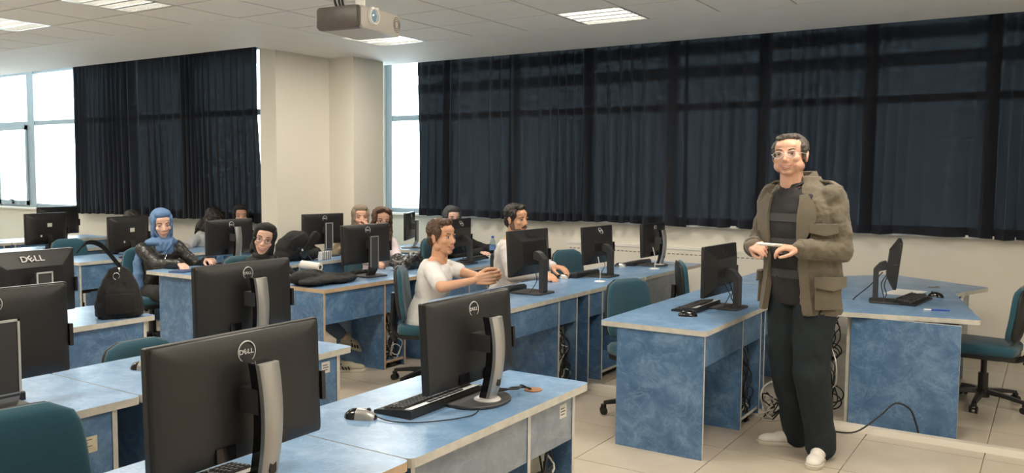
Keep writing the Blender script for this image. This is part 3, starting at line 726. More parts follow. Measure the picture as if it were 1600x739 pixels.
keyboard('silver', 'black and silver keyboard on the front desk', (-1.955, 2.48, DZ), .02)
keyboard('silver', 'black and silver keyboard left of the standing man', (-1.955, 5.30, DZ), 0)
keyboard('silver', 'black and silver keyboard showing under the largest monitor', (-1.93, 1.36, DZ), -.03)
keyboard('black', 'black keyboard between the round-emblem monitor and the white-backed mouse', (-3.43, 6.45, DZ), .03)
keyboard('black', 'black keyboard left of the farthest silver-stemmed monitor', (-3.45, 7.62, DZ), 0)
keyboard('black', 'black keyboard in front of the young man in the white t-shirt', (-3.41, 5.20, DZ), .06)
keyboard('black', 'black keyboard beside the monitor in front of the brown-haired woman', (-5.03, 5.22, DZ), .05)
keyboard('black', 'black keyboard beside the water bottle woman\'s hand', (-4.95, 6.95, DZ), .2)
keyboard('black', 'keyboard lying flat at the left edge beside the nearest teal chair', (-3.30, 1.42, DZ), .05)
keyboard('black', 'keyboard propped beside the edge-on monitor on the right desk', (-.80, 6.45, DZ), PI-.12)
keyboard('black', 'keyboard under the arm of the blue-scarfed woman\'s neighbour monitor', (-6.52, 5.3, DZ), .05)
_ms = {}
def mouse(style, label, loc, rz):
    if style in _ms: return copy_tree(_ms[style], loc, rz, label)
    t = thing('mouse', label, 'computer mouse', loc, rz)
    def dome(x0, x1, b, e=0):
        rings = []
        for i in range(9):
            u = x0+(x1-x0)*i/8; w_ = (.030+e)*math.sqrt(max(.02, 1-(u/.060)**4))*(1-.12*u/.06); hh = (.036+e)*math.sqrt(max(.02, 1-(u/.062)**2))*(1-.1*u/.06)
            rings.append([Vector((u, w_*math.cos(a)*(1 if math.sin(a) > 0 else 1), max(0, hh*math.sin(a)) if k_ < 9 else 0)) for k_, a in enumerate([PI*k/8 for k in range(9)])])
        b.loft(rings)
    b = MB(); dome(-.057, .057, b); b.build('mouse_shell', 'black_gloss', t, smooth=50)
    if style == 'silver':
        b = MB(); dome(-.012, .054, b, .0012); b.build('button_cover', 'silver', t, smooth=50)
    MB().cyl((.03, -.003, .031), (.03, .003, .031), .008, 12).build('scroll_wheel', 'dark_grey', t)
    _ms[style] = t; return t
front_mouse = mouse('silver', 'black mouse with silver back on the front desk, cord trailing', (-2.03, 2.18, DZ), .35)
mouse('silver', 'silver-backed mouse on the empty blue desk, cut off by the largest monitor', (-3.33, 2.20, DZ), .35)
mouse('black', 'all-black mouse in front of the keyboard left of the standing man', (-1.88, 4.95, DZ), .5)
mouse('silver', 'white-backed mouse by the bearded young man\'s hand', (-3.45, 6.16, DZ), .35)
mouse('silver', 'silver-backed mouse left of the farthest keyboard', (-3.47, 7.33, DZ), .35)
mouse('silver', 'silver-backed mouse under the hand next to the water bottle', (-4.90, 7.22, DZ), .35)
mouse('black', 'all-black mouse on the desk right of the standing man', (-.70, 6.83, DZ), 2.6)
mouse('silver', 'silver-backed mouse on the desk at the far left edge', (-9.45, 4.42, DZ), .35)
mc = cable('mouse_cord', [(-1.985, 2.205, DZ+.008), (-1.90, 2.20, DZ+.004), (-1.80, 2.26, DZ+.004), (-1.72, 2.40, DZ+.004), (-1.74, 2.50, DZ+.006), (-1.78, 2.60, DZ+.02)], .0022, 'cable_black', None, parent=None)
for k_ in ('category', 'label'):
    if k_ in mc: del mc[k_]
mc.parent = front_mouse; mc.matrix_parent_inverse = (Matrix.Translation((-2.03, 2.18, DZ)) @ Matrix.Rotation(.35, 4, 'Z')).inverted()
cable('monitor_cable', [(-1.81, 2.64, DZ+.03), (-1.76, 2.70, DZ+.03), (-1.78, 2.78, DZ+.02), (-1.74, 2.84, DZ+.012), (-1.735, 2.86, DZ-.01)], .004, 'cable_black', 'black monitor cable running into the brown desk grommet')
cable('power_cord', [(-1.80, 2.62, DZ+.05), (-1.72, 2.72, DZ+.035), (-1.75, 2.80, DZ+.03), (-1.74, 2.85, DZ+.004)], .0035, 'cable_black', 'second black cord running from the stem to the brown grommet')
o = MB().lathe([(.036, 0), (.036, .003), (.026, .004)], 24).build('cable_grommet', 'grommet', smooth=True, loc=(-1.73, 2.86, DZ)); tag(o, 'round brown cable grommet in the front desktop', 'grommet')
def cupholder(loc, label):
    t = thing('cable_post', label, 'cable outlet', loc)
    MB().lathe([(.045, 0), (.045, .004), (.03, .008), (.012, .009)], 20).build('outlet_cap', 'white_paint', t, smooth=True)
    MB().tube(smoothpath([(0, 0, .005), (.004, .0, .07), (-.01, .01, .14), (-.03, .02, .2)]), .0035, 6).build('outlet_cord', 'cable_white', t, smooth='full')
cupholder((-3.10, 6.16, DZ), 'white desk outlet with cords by the round-emblem monitor')
cupholder((-3.12, 7.33, DZ), 'white desk outlet with cords below the farthest monitor')
o = MB().box(-.05, .05, -.02, .02, 0, .012).build('cable_plug', 'cable_white', loc=(-1.93, 2.60, DZ+.045), rz=.3); 
bpy.data.objects.remove(o)

# ================================================================== CHAIRS (local +x = the way the sitter faces)
chairs = []
_ch = {}
def chair(label, loc, rz, style='teal', group=None):
    if style in _ch: return copy_tree(_ch[style], loc, rz, label, group)
    t = thing('swivel_chair', label, 'chair', loc, rz, group); fab = 'teal_fabric' if style == 'teal' else 'black_knit'
    def cushion(w0, w1, h, th, z0, bow):
        # back cushion, wider at the bottom third, bowed
        rings = []; N = 12
        for j in range(N+1):
            s = j/N; z = z0+h*s; e = math.sqrt(max(0, 1-abs(2*s-1)**5)); e2 = math.sqrt(max(.0, 1-abs(2*s-1)**8))
            wd = (w0+(w1-w0)*s)/2*(.55+.45*e); tt = th/2*max(.35, e2); ring = []
            for k in range(24):
                a = 2*PI*k/24; cy = math.copysign(abs(math.cos(a))**.35, math.cos(a)); sx = math.copysign(abs(math.sin(a))**.6, math.sin(a))
                y = wd*cy; ring.append(Vector((sx*tt+bow*(y/.22)**2*.9+.03*(abs(s-.35))**1.5-.10*(s-.3)*.5, y, z)))
            rings.append(ring)
        return rings
    b = MB(); b.loft(cushion(.44, .36, .40, .055, .50, .035)); b.T = None
    o = b.build('backrest', fab, t, smooth='full', loc=(-.20, 0, 0))
    b = MB(); b.loft([[v+Vector((-.028, 0, 0)) for v in r] for r in cushion(.435, .355, .395, .03, .502, .035)]); b.build('backrest_shell', 'chair_shell', t, smooth='full', loc=(-.20, 0, 0))
    b = MB(); p = rc([(-.22, -.20), (.22, -.235), (.22, .235), (-.22, .20)], [.08, .10, .10, .08]); b.prism(p, .40, .475, 2, ch=.018); b.build('seat', fab, t, smooth=60)
    b = MB(); b.prism([(x*.96, y*.96) for x, y in p], .375, .40, 2); b.build('seat_pan', 'chair_shell', t)
    b = MB(); b.tube(smoothpath([(-.05, 0, .365), (-.20, 0, .36), (-.275, 0, .42), (-.27, 0, .56), (-.265, 0, .70)]), [.022]*25, 8); b.box(-.10, .08, -.06, .06, .345, .38); b.build('back_support', 'chair_metal', t, smooth=40)
    MB().cyl((-.255, 0, .33), (-.285, 0, .39), .022, 12).build('adjusting_knob', 'chair_metal', t, smooth=True)
    b = MB(); b.cyl((0, 0, .20), (0, 0, .36), .02, 14).cyl((0, 0, .07), (0, 0, .24), .034, 14); b.build('gas_column', 'chair_metal', t, smooth=True)
    b = MB(); b.cyl((0, 0, .06), (0, 0, .125), .045, 16)
    for k in range(5):
        a = 2*PI*k/5+.3; d = Vector((math.cos(a), math.sin(a), 0)); n_ = Vector((-d.y, d.x, 0))
        b.loft([[d*r_+n_*w_+Vector((0, 0, z_-h_)), d*r_-n_*w_+Vector((0, 0, z_-h_)), d*r_-n_*w_*.7+Vector((0, 0, z_+h_)), d*r_+n_*w_*.7+Vector((0, 0, z_+h_))] for r_, w_, z_, h_ in ((.02, .026, .105, .018), (.15, .024, .098, .014), (.29, .017, .078, .010))])
    b.build('star_base', 'chair_metal', t, smooth=35)
    for k in range(5):
        a = 2*PI*k/5+.3; c = MB(); x, y = .29*math.cos(a), .29*math.sin(a)
        c.lathe([(.0, .072), (.018, .068), (.020, .05), (.012, .045)], 10, c=(x, y, 0)); c.cyl((x-.012*math.sin(a), y+.012*math.cos(a), .025), (x-.026*math.sin(a), y+.026*math.cos(a), .025), .025, 14); c.cyl((x+.012*math.sin(a), y-.012*math.cos(a), .025), (x+.026*math.sin(a), y-.026*math.cos(a), .025), .025, 14); c.cyl((x-.012*math.sin(a), y+.012*math.cos(a), .03), (x+.012*math.sin(a), y-.012*math.cos(a), .03), .006, 8)
        c.build('caster', 'chair_metal', t, smooth=40)
    _ch[style] = t; return t
chair('largest teal chair back in the bottom left corner', (-2.36, 1.24, 0), -.15)
chair('teal chair whose rounded top shows behind the empty blue desk', (-3.58, 2.48, 0), .02).scale = (1, 1, .86)
chair('teal chair behind the desk corner left of the standing man, tall back visible', (-2.25, 5.20, 0), -.38)
chair('teal chair back between the bearded man and the round-emblem monitor', (-3.70, 6.98, 0), -.3)
chair('small teal chair top showing right of the pale grey desk panel', (-2.42, 6.78, 0), .5)
chair('teal chair at the right edge, seat and base fully visible', (-.37, 6.80, 0), PI-.10).scale = (1, 1, .96)
chair('teal chair the young man in the white t-shirt sits on', (-4.00, 5.05, 0), .55)
chair('teal chair under the blue-scarfed woman', (-7.02, 4.74, 0), -.25)
chair('teal chair back showing left of the pale grey jacket', (-8.72, 6.15, 0), .3)
chair('teal chair top showing right of the small monitor on a short neck', (-8.52, 4.93, 0), 0)
chair('teal chair under the laughing woman in black', (-5.62, 4.78, 0), 0)
chair('teal chair under the brown-haired woman, blue edge beside the leather bag', (-5.70, 6.30, 0), 0)
chair('black chair back behind the bearded young man', (-4.05, 6.45, 0), .9, 'black')
chair('teal chair under the woman in the charcoal scarf', (-5.62, 7.42, 0), 0)

# ================================================================== PEOPLE (local +y = the way the body faces)
def frame(fwd, up=(0, 0, 1), roll=0):
    f = Vector(fwd).normalized(); u = Vector(up); x = f.cross(u).normalized(); z = x.cross(f)
    m = Matrix(((x.x, f.x, z.x), (x.y, f.y, z.y), (x.z, f.z, z.z))).to_4x4()
    return m @ Matrix.Rotation(roll, 4, 'Y')
def head_blobs(b, T, fem=False, ears=True):
    o = b.T; b.T = T; j = .92 if fem else 1
    b.ell((0, -.014, .036), (.074, .094, .082), nu=28, nv=18)
    b.ell((0, .020, -.026), (.060*j, .066, .078), nu=28, nv=18)
    b.ell((0, .030, -.070), (.044*j, .046, .040))
    b.ell((0, .058, -.094), (.024*j, .020, .016))
    for s in (-1, 1):
        b.ell((s*.037, .054, -.024), (.024, .024, .022)); b.ell((s*.050*j, -.002, -.058), (.016, .030, .026))
        b.ell((s*.026, .0735, .021), (.024, .010, .008), rot=(0, s*.15, 0))
        if ears: b.ell((s*.0745, -.008, -.010), (.008, .017, .030), rot=(0, 0, s*-.3)); b.ell((s*.0775, -.013, .006), (.007, .014, .018), rot=(0, 0, s*-.4))
        b.ell((s*.0090, .087, -.036), (.0070, .0085, .0060))
    b.cap((0, .078, .010), (0, .0965, -.030), .0072, .0095); b.ell((0, .071, -.066), (.026, .016, .020)); b.ell((0, .060, .048), (.048, .020, .028))
    b.cap((0, -.016, -.045), (0, -.030, -.150), .051 if not fem else .043, .056 if not fem else .047)
    b.T = o
def face_parts(t, T, smile=1, eyes=.9, glasses=None, brow='brow', look=0, beard=False, brow_r=.0030, lip='lip'):
    for s in (-1, 1):
        b = MB(); b.T = T; b.ell((s*.0305, .0715, .001), (.0135, .0085, .0068*eyes), nu=14, nv=10); e = b.build('eye', 'eye_white', t, smooth='full')
        b = MB(); b.T = T; b.ell((s*.0305+look, .0785, .001), (.0055, .0028, .0056*min(1, eyes)), nu=12, nv=8); b.build('iris', 'iris', e, smooth='full')
        b = MB(); b.T = T; b.tube([(s*(.0305-.0145+.029*k/6), .0785-.0007*abs(k-3)**1.6, .001+.0068*eyes*math.sin(PI*k/6)-.0005) for k in range(7)], .0013, 6); b.build('eyelid_line', 'brow', e, smooth='full')
        b = MB(); b.T = T; b.tube([(s*(.014+.034*k/6), .0845-.0011*k**1.25, .0215+.006*math.sin(PI*(k+.8)/8)) for k in range(7)], [brow_r*.8]+[brow_r]*4+[brow_r*.8, brow_r*.4], 8); b.build('eyebrow', brow, t, smooth='full')
    W_ = .026+.004*smile; cz = -.064
    def arc(k, n=8, dz=0, bow=1.0): x = -W_+2*W_*k/n; return (x, .0880-14*x*x, cz+dz+(.008*smile)*(abs(x)/W_)**2)
    if smile >= .8:
        b = MB(); b.T = T; n = 8; hh = .0062*smile
        up = [Vector(arc(k, n))+Vector((0, -.001, .0015)) for k in range(n+1)]; lo = [Vector(arc(k, n))+Vector((0, -.001, -hh*math.sin(PI*k/n)*1.5-.0005)) for k in range(n+1)]
        b.loft([up, lo], closed=False, caps=False); m_ = b.build('mouth', 'mouth_inside', t, fix=False)
        b = MB(); b.T = T; b.loft([[p+Vector((0, .0012, 0)) for p in up[1:-1]], [p+Vector((0, .0012, -hh*.85*math.sin(PI*k/n))) for k, p in enumerate(up) if 0 < k < n], [p+Vector((0, -.003, -hh*.8*math.sin(PI*k/n))) for k, p in enumerate(up) if 0 < k < n]], closed=False, caps=False); b.build('teeth', 'teeth', m_)
        lowp = [tuple(p+Vector((0, .001, -.001))) for p in lo]; upp = [tuple(p+Vector((0, .001, .001))) for p in up]
    else:
        upp = [arc(k, 8, .0015) for k in range(9)]; lowp = [arc(k, 8, -.0035) for k in range(9)]
    taper = [.0012]+[.0026+.0008*math.sin(PI*k/8) for k in range(1, 8)]+[.0012]
    b = MB(); b.T = T; b.tube(upp, taper, 8); b.tube(lowp, [q*1.15 for q in taper], 8); b.build('lips', lip, t, smooth='full')
    if glasses:
        g = MB(); g.T = T; rr = .0014
        for s in (-1, 1):
            g.tube([(s*.031+.0235*math.cos(a), .0945-.12*abs(s*.031+.0235*math.cos(a)-s*.02)**1.2, -.002+.0175*math.sin(a)) for a in [2*PI*k/24 for k in range(24)]], rr, 6, closed=True)
            g.tube([(s*.054, .089, .004), (s*.072, .06, .005), (s*.080, -.005, .004), (s*.079, -.02, -.008)], rr, 6)
        g.tube([(-.0085, .0955, .002), (0, .098, .004), (.0085, .0955, .002)], rr, 6)
        go = g.build('glasses', glasses, t, smooth='full')
        for s in (-1, 1):
            g = MB(); g.T = T; g.lathe([(.0225, .0), (.0225, .0006)], 20, c=(s*.031, .0935, -.002), axis=1); g.build('lens', 'spectacle_lens', go)
def hand(b, W, d, pn, side, curl=.35, s=1.0, spread=.0, thumb=.6, cl=None):
    """W wrist, d along the hand, pn palm normal, side=+1 thumb on +across"""
    W, d, pn = Vector(W), Vector(d).normalized(), Vector(pn); pn = (pn-d*pn.dot(d)).normalized(); a = d.cross(pn).normalized()*side
    ks = []
    for i, (off, ln, fl) in enumerate(((.031, .082, .070), (.0105, .088, .078), (-.0105, .084, .072), (-.030, .076, .056))):
        K = W+d*ln*s+a*off*s; b.cap(W+a*off*.55*s+d*.008*s, K, .0140*s, .0112*s, 10)
        ang = 0; p = K; c = cl[i] if cl else curl
        for q, (f_, r0, r1) in enumerate(((.46, .0096, .0088), (.31, .0088, .0080), (.23, .0080, .0068))):
            ang += c*(1, 1.15, .8)[q]; dd = d*math.cos(ang)+pn*math.sin(ang)+a*spread*(1.5-i)*.12
            p2 = p+dd.normalized()*fl*f_*s; b.cap(p, p2, r0*s, r1*s, 10); p = p2
        ks.append(p)
    T0 = W+d*.022*s+a*.022*s+pn*.008*s; t1 = T0+(d*.6+a*(.75)*thumb+pn*.35).normalized()*.042*s; t2 = t1+(d*.85+a*.25*thumb+pn*.35).normalized()*.034*s; t3 = t2+(d*.95-a*.05+pn*.3).normalized()*.025*s
    b.cap(T0, t1, .0155*s, .0120*s, 10); b.cap(t1, t2, .0112*s, .0098*s, 10); b.cap(t2, t3, .0098*s, .0082*s, 10)
    return ks, t3
def ik(S_, W, a, b_, pole):
    S_, W, pole = Vector(S_), Vector(W), Vector(pole); d = W-S_; l = min(d.length, (a+b_)*.995); d.normalize(); x = (a*a-b_*b_+l*l)/(2*l); h = math.sqrt(max(0, a*a-x*x))
    pv = pole-S_; pv = pv-d*pv.dot(d); pv = pv.normalized() if pv.length > 1e-5 else d.orthogonal().normalized(); return S_+d*x+pv*h
TR = [(-.16, .150, .105, 0), (-.05, .165, .118, 0), (.12, .158, .112, .004), (.35, .140, .102, .010), (.58, .158, .116, .016), (.76, .172, .115, .008), (.88, .155, .098, 0), (.96, .095, .078, -.004), (1.03, .060, .060, -.004)]
def torso(b, H, N, X, s, off=0, wx=1.0, t0=-9, t1=9, belly=0):
    u = (N-H); Ln = u.length; u.normalize(); F = u.cross(X).normalized(); Xo = F.cross(u).normalized(); rings = []
    for t, rx, ry, sh in TR:
        if t < t0 or t > t1: continue
        rx = (rx*wx*s+off); ry = ry*s*(.5+.5*wx)+off+(belly*math.exp(-((t-.3)/.3)**2)); c = H+u*Ln*t+F*(sh*s+(belly*.6*math.exp(-((t-.3)/.3)**2)))
        rings.append([c+Xo*rx*math.copysign(abs(math.cos(a))**.85, math.cos(a))+F*ry*math.copysign(abs(math.sin(a))**.9, math.sin(a)) for a in [2*PI*k/28 for k in range(28)]])
    b.loft(rings)
def shoe(t, heel, d, Ln=.28, s=1.0, m='shoe_white', sole='rubber', stripes=False, up=(0, 0, 1), vox=.006):
    d = Vector(d).normalized(); T = Matrix.Translation(Vector(heel)) @ frame(d, up)
    b = MB(); b.T = T; L_ = Ln
    b.ell((0, L_*.16, .060), (.036, .050, .050)); b.ell((0, L_*.42, .048), (.042, .085, .040)); b.ell((0, L_*.70, .036), (.047, .080, .030)); b.ell((0, L_*.82, .030), (.042, .050, .024)); b.cap((0, L_*.14, .05), (0, L_*.15, .095), .038, .034)
    o = b.organic('shoe', m, t, vox, 3)
    b = MB(); b.T = T; p = [(.030, 0), (.040, .06), (.036, .13), (.048, .19), (.046, .24), (.030, .275), (0, .288), (-.030, .275), (-.046, .24), (-.048, .19), (-.036, .13), (-.040, .06), (-.030, 0), (0, -.008)]
    b.prism([(x, y*L_/.28) for x, y in p], 0, .024, 2, ch=.003); b.build('sole', sole, o, smooth=40)
    b = MB(); b.T = T
    for k in range(4): b.tube([(-.022, L_*(.34+.055*k), .083-.008*k), (0, L_*(.35+.055*k), .090-.008*k), (.022, L_*(.34+.055*k), .083-.008*k)], .0028, 6)
    b.build('laces', 'white_paint', o, smooth='full')
    if stripes:
        for sx in (-1, 1):
            for k in range(3):
                b = MB(); b.T = T; y0 = L_*(.36+.085*k); b.add([(sx*.047, y0, .022), (sx*.047, y0+.013, .022), (sx*.032, y0-.012, .072), (sx*.032, y0-.025, .072), (sx*.042, y0, .022), (sx*.042, y0+.013, .022), (sx*.028, y0-.012, .070), (sx*.028, y0-.025, .070)], [(0, 1, 2, 3), (7, 6, 5, 4), (0, 4, 5, 1), (1, 5, 6, 2), (2, 6, 7, 3), (3, 7, 4, 0)]); b.build('side_stripe', 'black_cloth', o)
def hijab(t, T, N, m, s, seed=1, drape=1.0, X=Vector((1, 0, 0)), F=Vector((0, 1, 0))):
    b = MB(); b.T = T
    b.ell((0, -.036, .034), (.087, .096, .096), nu=28, nv=18); b.ell((0, -.030, -.045), (.086, .088, .090)); b.ell((0, -.002, .088), (.074, .082, .040)); b.ell((0, .020, .100), (.055, .058, .026))
    for sx in (-1, 1): b.ell((sx*.069, .012, .036), (.017, .042, .052)); b.ell((sx*.067, .020, -.01), (.014, .034, .05))
    
    for sx in (-1, 1): b.ell((sx*.064, -.012, -.045), (.022, .044, .080), rot=(0, sx*-.10, 0))
    b.ell((0, .018, -.122), (.064, .060, .036)); b.ell((0, -.01, -.165), (.078, .074, .05))
    pts = []
    for k in range(28):
        a = 2*PI*k/28; x = .067*math.cos(a); z = -.014+.098*math.sin(a); y = .030-.0*z+(.018 if math.sin(a) < 0 else .0)*abs(math.sin(a))+.020*max(0, math.sin(a))*(1-.2)
        if math.sin(a) > 0: z = -.014+.094*math.sin(a)
        pts.append((x, y, z))
    b.tube(pts, .011, 8, closed=True)
    b.T = None
    b.ell(N+F*.01*s+Vector((0, 0, -.005)), (.145*s*drape, .105*s*drape, .052*s), nu=24)
    b.ell(N+F*.075*s+Vector((0, 0, -.06*s)), (.085*s*drape, .045*s, .09*s), nu=24)
    for k in range(3):
        a = -.5+k*.5; b.tube([N+X*.1*math.sin(a*1.4-.3)+F*(.08)+Vector((0, 0, .05)), N+X*.10*math.sin(a)+F*(.115*s)+Vector((0, 0, -.01)), N+X*.06*math.sin(a+.5)+F*(.112*s)+Vector((0, 0, -.07))], .012, 8)
    o = b.organic('headscarf', m, t, .0065, 2, disp=.004, dscale=.035, dseed=seed); return o
def person(label, loc, th, head, look, roll=0, s=1.05, hs=1.12, fem=True, skin='skin', top='black_cloth', sleeve='long', wr=None, el=(None, None), hair=None, hairm='hair_dark', hipz=.50, trous='black_cloth', feet=None, vox=.0065, smile=1, glasses=None, wx=None, eyes=.85, hands=None, legs=True, disp=.007, tv=.009, twist=0, beard=False, drape=1.0, collar=None, hip=None):
    """head, wrists, elbows, feet given in world coordinates"""
    t = thing('person', label, 'person', (loc[0], loc[1], 0), th); Rm = Matrix.Rotation(-th, 3, 'Z'); o3 = Vector((loc[0], loc[1], 0))
    loc_ = lambda p: Rm @ (Vector(p)-o3); dirl = lambda v: Rm @ Vector(v)
    wx = wx or (.90 if fem else 1.04); hc = loc_(head); H = Vector((0, -.02, hipz)) if hip is None else loc_(hip)
    N = hc+Vector((0, -.035, -.150*hs)); ug = (N-H).normalized(); X = Matrix.Rotation(twist, 3, 'Z') @ Vector((1, 0, 0)); F = ug.cross(X).normalized()
    T = Matrix.Translation(hc) @ frame(dirl(look), (0, 0, 1), roll) @ Matrix.Scale(hs, 4)
    sh = [N-ug*.060*s+X*sd*.172*s*wx for sd in (-1, 1)]   # left(-x), right(+x)
    b = MB(); head_blobs(b, T, fem, hair != 'hijab'); torso(b, H, N, X, s, -.012, wx)
    Wl = []; El = []
    for i, sd in enumerate((-1, 1)):
        S_ = sh[i]; W = loc_(wr[i]) if wr and wr[i] else S_+Vector((sd*.03, .16, -.42)); W = S_+(W-S_) if (W-S_).length < .50*s else S_+(W-S_).normalized()*.50*s
        E_ = ik(S_, W, .272*s, .245*s, loc_(el[i]) if el[i] else S_+Vector((sd*.30, -.15, -.5))); Wl.append(W); El.append(E_)
        b.cap(N-ug*.055*s+X*sd*.05, S_, .050*s, .050*s); b.cap(S_, E_, .044*s, .036*s); b.cap(E_, W, .037*s, .024*s)
        hd = hands[i] if hands and hands[i] else None
        d = dirl(hd[0]) if hd else (W-E_).normalized()*.6+Vector((0, .6, -.1)); pn = dirl(hd[1]) if hd else Vector((0, 0, -1))
        hand(b, W, d, pn, (hd[2] if hd else (1 if sd > 0 else -1)), hd[3] if hd else .35, s*(1.0 if fem else 1.08)*(hs/1.08), cl=hd[4] if hd and len(hd) > 4 else None)
    kn = []; an = []
    if legs:
        for i, sd in enumerate((-1, 1)):
            hj = H+Vector((sd*.085*s, 0, -.02)); A_ = loc_(feet[i][0])+Vector((0, 0, .085)) if feet and feet[i] else Vector((sd*.12, .36, .09)); A_ = Vector(A_)
            K_ = ik(hj, A_, .43*s, .42*s, hj+Vector((sd*.05, 1, .6))); kn.append((hj, K_)); an.append(A_)
            b.cap(hj, K_, .070*s, .048*s); b.cap(K_, A_, .045*s, .032*s)
    bo = b.organic('body', skin, t, vox, 2)
    face_parts(t, T, smile, eyes, glasses)
    # clothing
    c = MB(); torso(c, H, N, X, s, .010, wx, t1=.97)
    for i, sd in enumerate((-1, 1)):
        c.cap(N-ug*.062*s+X*sd*.05, sh[i], .060*s, .060*s); E_, W = El[i], Wl[i]
        if sleeve == 'long': c.cap(sh[i], E_, .060*s, .050*s); c.cap(E_, W-(W-E_).normalized()*.005, .052*s, .040*s)
        else: q = sh[i]+(E_-sh[i])*.72; c.cap(sh[i], q, .062*s, .058*s)
        if sleeve != 'long': c.lathe([(0, 0)], 3) if 0 else None
    tp = c.organic('shirt' if sleeve != 'long' else 'jacket', top, t, tv, 2, disp=disp, dscale=.07, dseed=int(abs(head[0]*10)) % 7)
    if legs:
        c = MB(); torso(c, H, N, X, s, .006, wx, t1=.2)
        for (hj, K_), A_ in zip(kn, an): c.cap(hj, K_, .085*s, .066*s); c.cap(K_, A_+(K_-A_)*.12, .064*s, .052*s)
        c.organic('trousers', trous, t, .011, 3, disp=.005, dscale=.08)
        for i, A_ in enumerate(an):
            fd = dirl(feet[i][1]) if feet and feet[i] else Vector((0, 1, 0)); fu = dirl(feet[i][2]) if feet and feet[i] and len(feet[i]) > 2 else Vector((0, 0, 1))
            if feet and feet[i] and len(feet[i]) > 3 or not feet: pass
            shoe(t, A_-Vector((0, 0, .085))-fd*.05, fd, .26*s, m=(feet[i][3] if feet and feet[i] and len(feet[i]) > 3 else 'shoe_white'), stripes=bool(feet and feet[i] and len(feet[i]) > 4), up=fu, vox=.009)
    if hair == 'hijab': hijab(t, T, N, hairm, s, seed=int(abs(head[1]*7)) % 9, drape=drape, X=X, F=F)
    elif hair == 'short':
        c = MB(); c.T = T; c.ell((0, -.026, .052), (.081, .092, .078), nu=28, nv=18); c.ell((0, .022, .098), (.060, .050, .024), rot=(.2, 0, 0)); c.ell((.012, .048, .098), (.044, .024, .016), rot=(-.35, .1, 0)); c.ell((0, -.060, -.010), (.066, .046, .062))
        for sx in (-1, 1): c.ell((sx*.066, .006, .040), (.016, .044, .040)); c.ell((sx*.069, .012, .004), (.0075, .013, .026))
        c.organic('hair', hairm, t, .0045, 1, disp=.006, dscale=.018)
    elif hair == 'long':
        c = MB(); c.T = T; c.ell((0, -.028, .048), (.086, .096, .082), nu=28, nv=18); c.ell((0, -.045, -.060), (.080, .060, .100)); c.ell((-.030, .030, .095), (.045, .050, .028), rot=(.2, -.3, 0)); c.ell((.030, .030, .095), (.045, .050, .028), rot=(.2, .3, 0))
        for sx in (-1, 1):
            c.ell((sx*.068, .012, .030), (.020, .048, .062)); c.tube([(sx*.070, .020, .02), (sx*.076, .012, -.05), (sx*.082, .02, -.12), (sx*.078, .05, -.19), (sx*.07, .06, -.25)], [.022, .026, .028, .024, .010], 10); c.tube([(sx*.05, -.05, -.05), (sx*.07, -.04, -.14), (sx*.07, -.03, -.24)], [.05, .05, .02], 10)
        c.organic('hair', hairm, t, .006, 1, disp=.008, dscale=.022)
    if beard:
        c = MB(); c.T = T
        c.ell((0, .030, -.074), (.0475, .0475, .036)); c.ell((0, .059, -.095), (.027, .0215, .015))
        for sx in (-1, 1): c.ell((sx*.052, .002, -.050), (.0155, .030, .034)); c.ell((sx*.066, .008, -.018), (.008, .016, .026))
        c.organic('beard', 'stubble', t, .005, 2)
        c = MB(); c.T = T; c.tube([(-.030, .076, -.062), (-.018, .0885, -.052), (0, .0925, -.050), (.018, .0885, -.052), (.030, .076, -.062)], [.002, .0045, .004, .0045, .002], 8); c.build('moustache', 'brow', t, smooth='full')
    return dict(t=t, T=T, N=N, H=H, X=X, F=F, ug=ug, Wl=Wl, El=El, sh=sh, loc=loc_, an=an)
PP = {}
CAMD = (.75, -.66, .05)
PP['p2'] = person('woman in a blue headscarf and black leather jacket writing at her desk', (-7.05, 4.80), -1.80, (-6.99, 4.84, 1.125), (.88, -.40, -.18), roll=.05, top='leather_black', hair='hijab', hairm='blue_scarf', wr=[(-6.58, 5.02, .80), (-6.56, 4.72, .79)], skin='skin_pale', smile=.5, eyes=.35, hands=[None, ((.8, -.25, -.15), (.1, -.1, -1), 1, .55)], feet=[((-6.6, 4.95, 0), (1, -.3, 0)), ((-6.65, 4.7, 0), (1, -.3, 0))], disp=.010)
PP['p6'] = person('laughing woman in a black headscarf and round glasses', (-5.60, 4.70), -1.75, (-5.48, 4.74, 1.055), (.72, -.68, .02), roll=-.22, top='black_cloth', hair='hijab', hairm='black_scarf', wr=[(-5.14, 4.95, .79), (-5.2, 4.6, .78)], skin='skin_pale', smile=1.5, eyes=.8, glasses='glasses_rim', feet=[((-4.93, 5.10, .16), (.55, .75, -.32), (.1, .3, 1), 'shoe_cream', 1), ((-4.85, 4.93, 0), (.7, .5, 0), (0, 0, 1), 'shoe_cream', 1)], trous='denim')
PP['p8'] = person('brown-haired woman with glasses and a pale pink shirt behind a monitor', (-5.66, 6.30), -1.75, (-5.58, 6.30, 1.14), (.82, -.57, -.02), roll=-.12, top='pink_shirt', hair='long', hairm='hair_brown', wr=[(-5.14, 6.06, .79), (-5.22, 5.80, .79)], skin='skin', smile=.5, glasses='glasses_rim', legs=False)
PP['p7'] = person('smiling woman in a beige headscarf resting her chin on her hand', (-6.45, 6.86), -1.9, (-6.38, 6.86, 1.13), (.80, -.60, .0), roll=.0, top='beige_coat', hair='hijab', hairm='beige_scarf', wr=[(-6.24, 6.85, .985), (-6.40, 6.58, .80)], el=[(-6.15, 6.98, .5), None], skin='skin', smile=1, eyes=.6, legs=False, hands=[((-.35, -.1, .9), (-.8, -.3, .1), 1, .5), None])
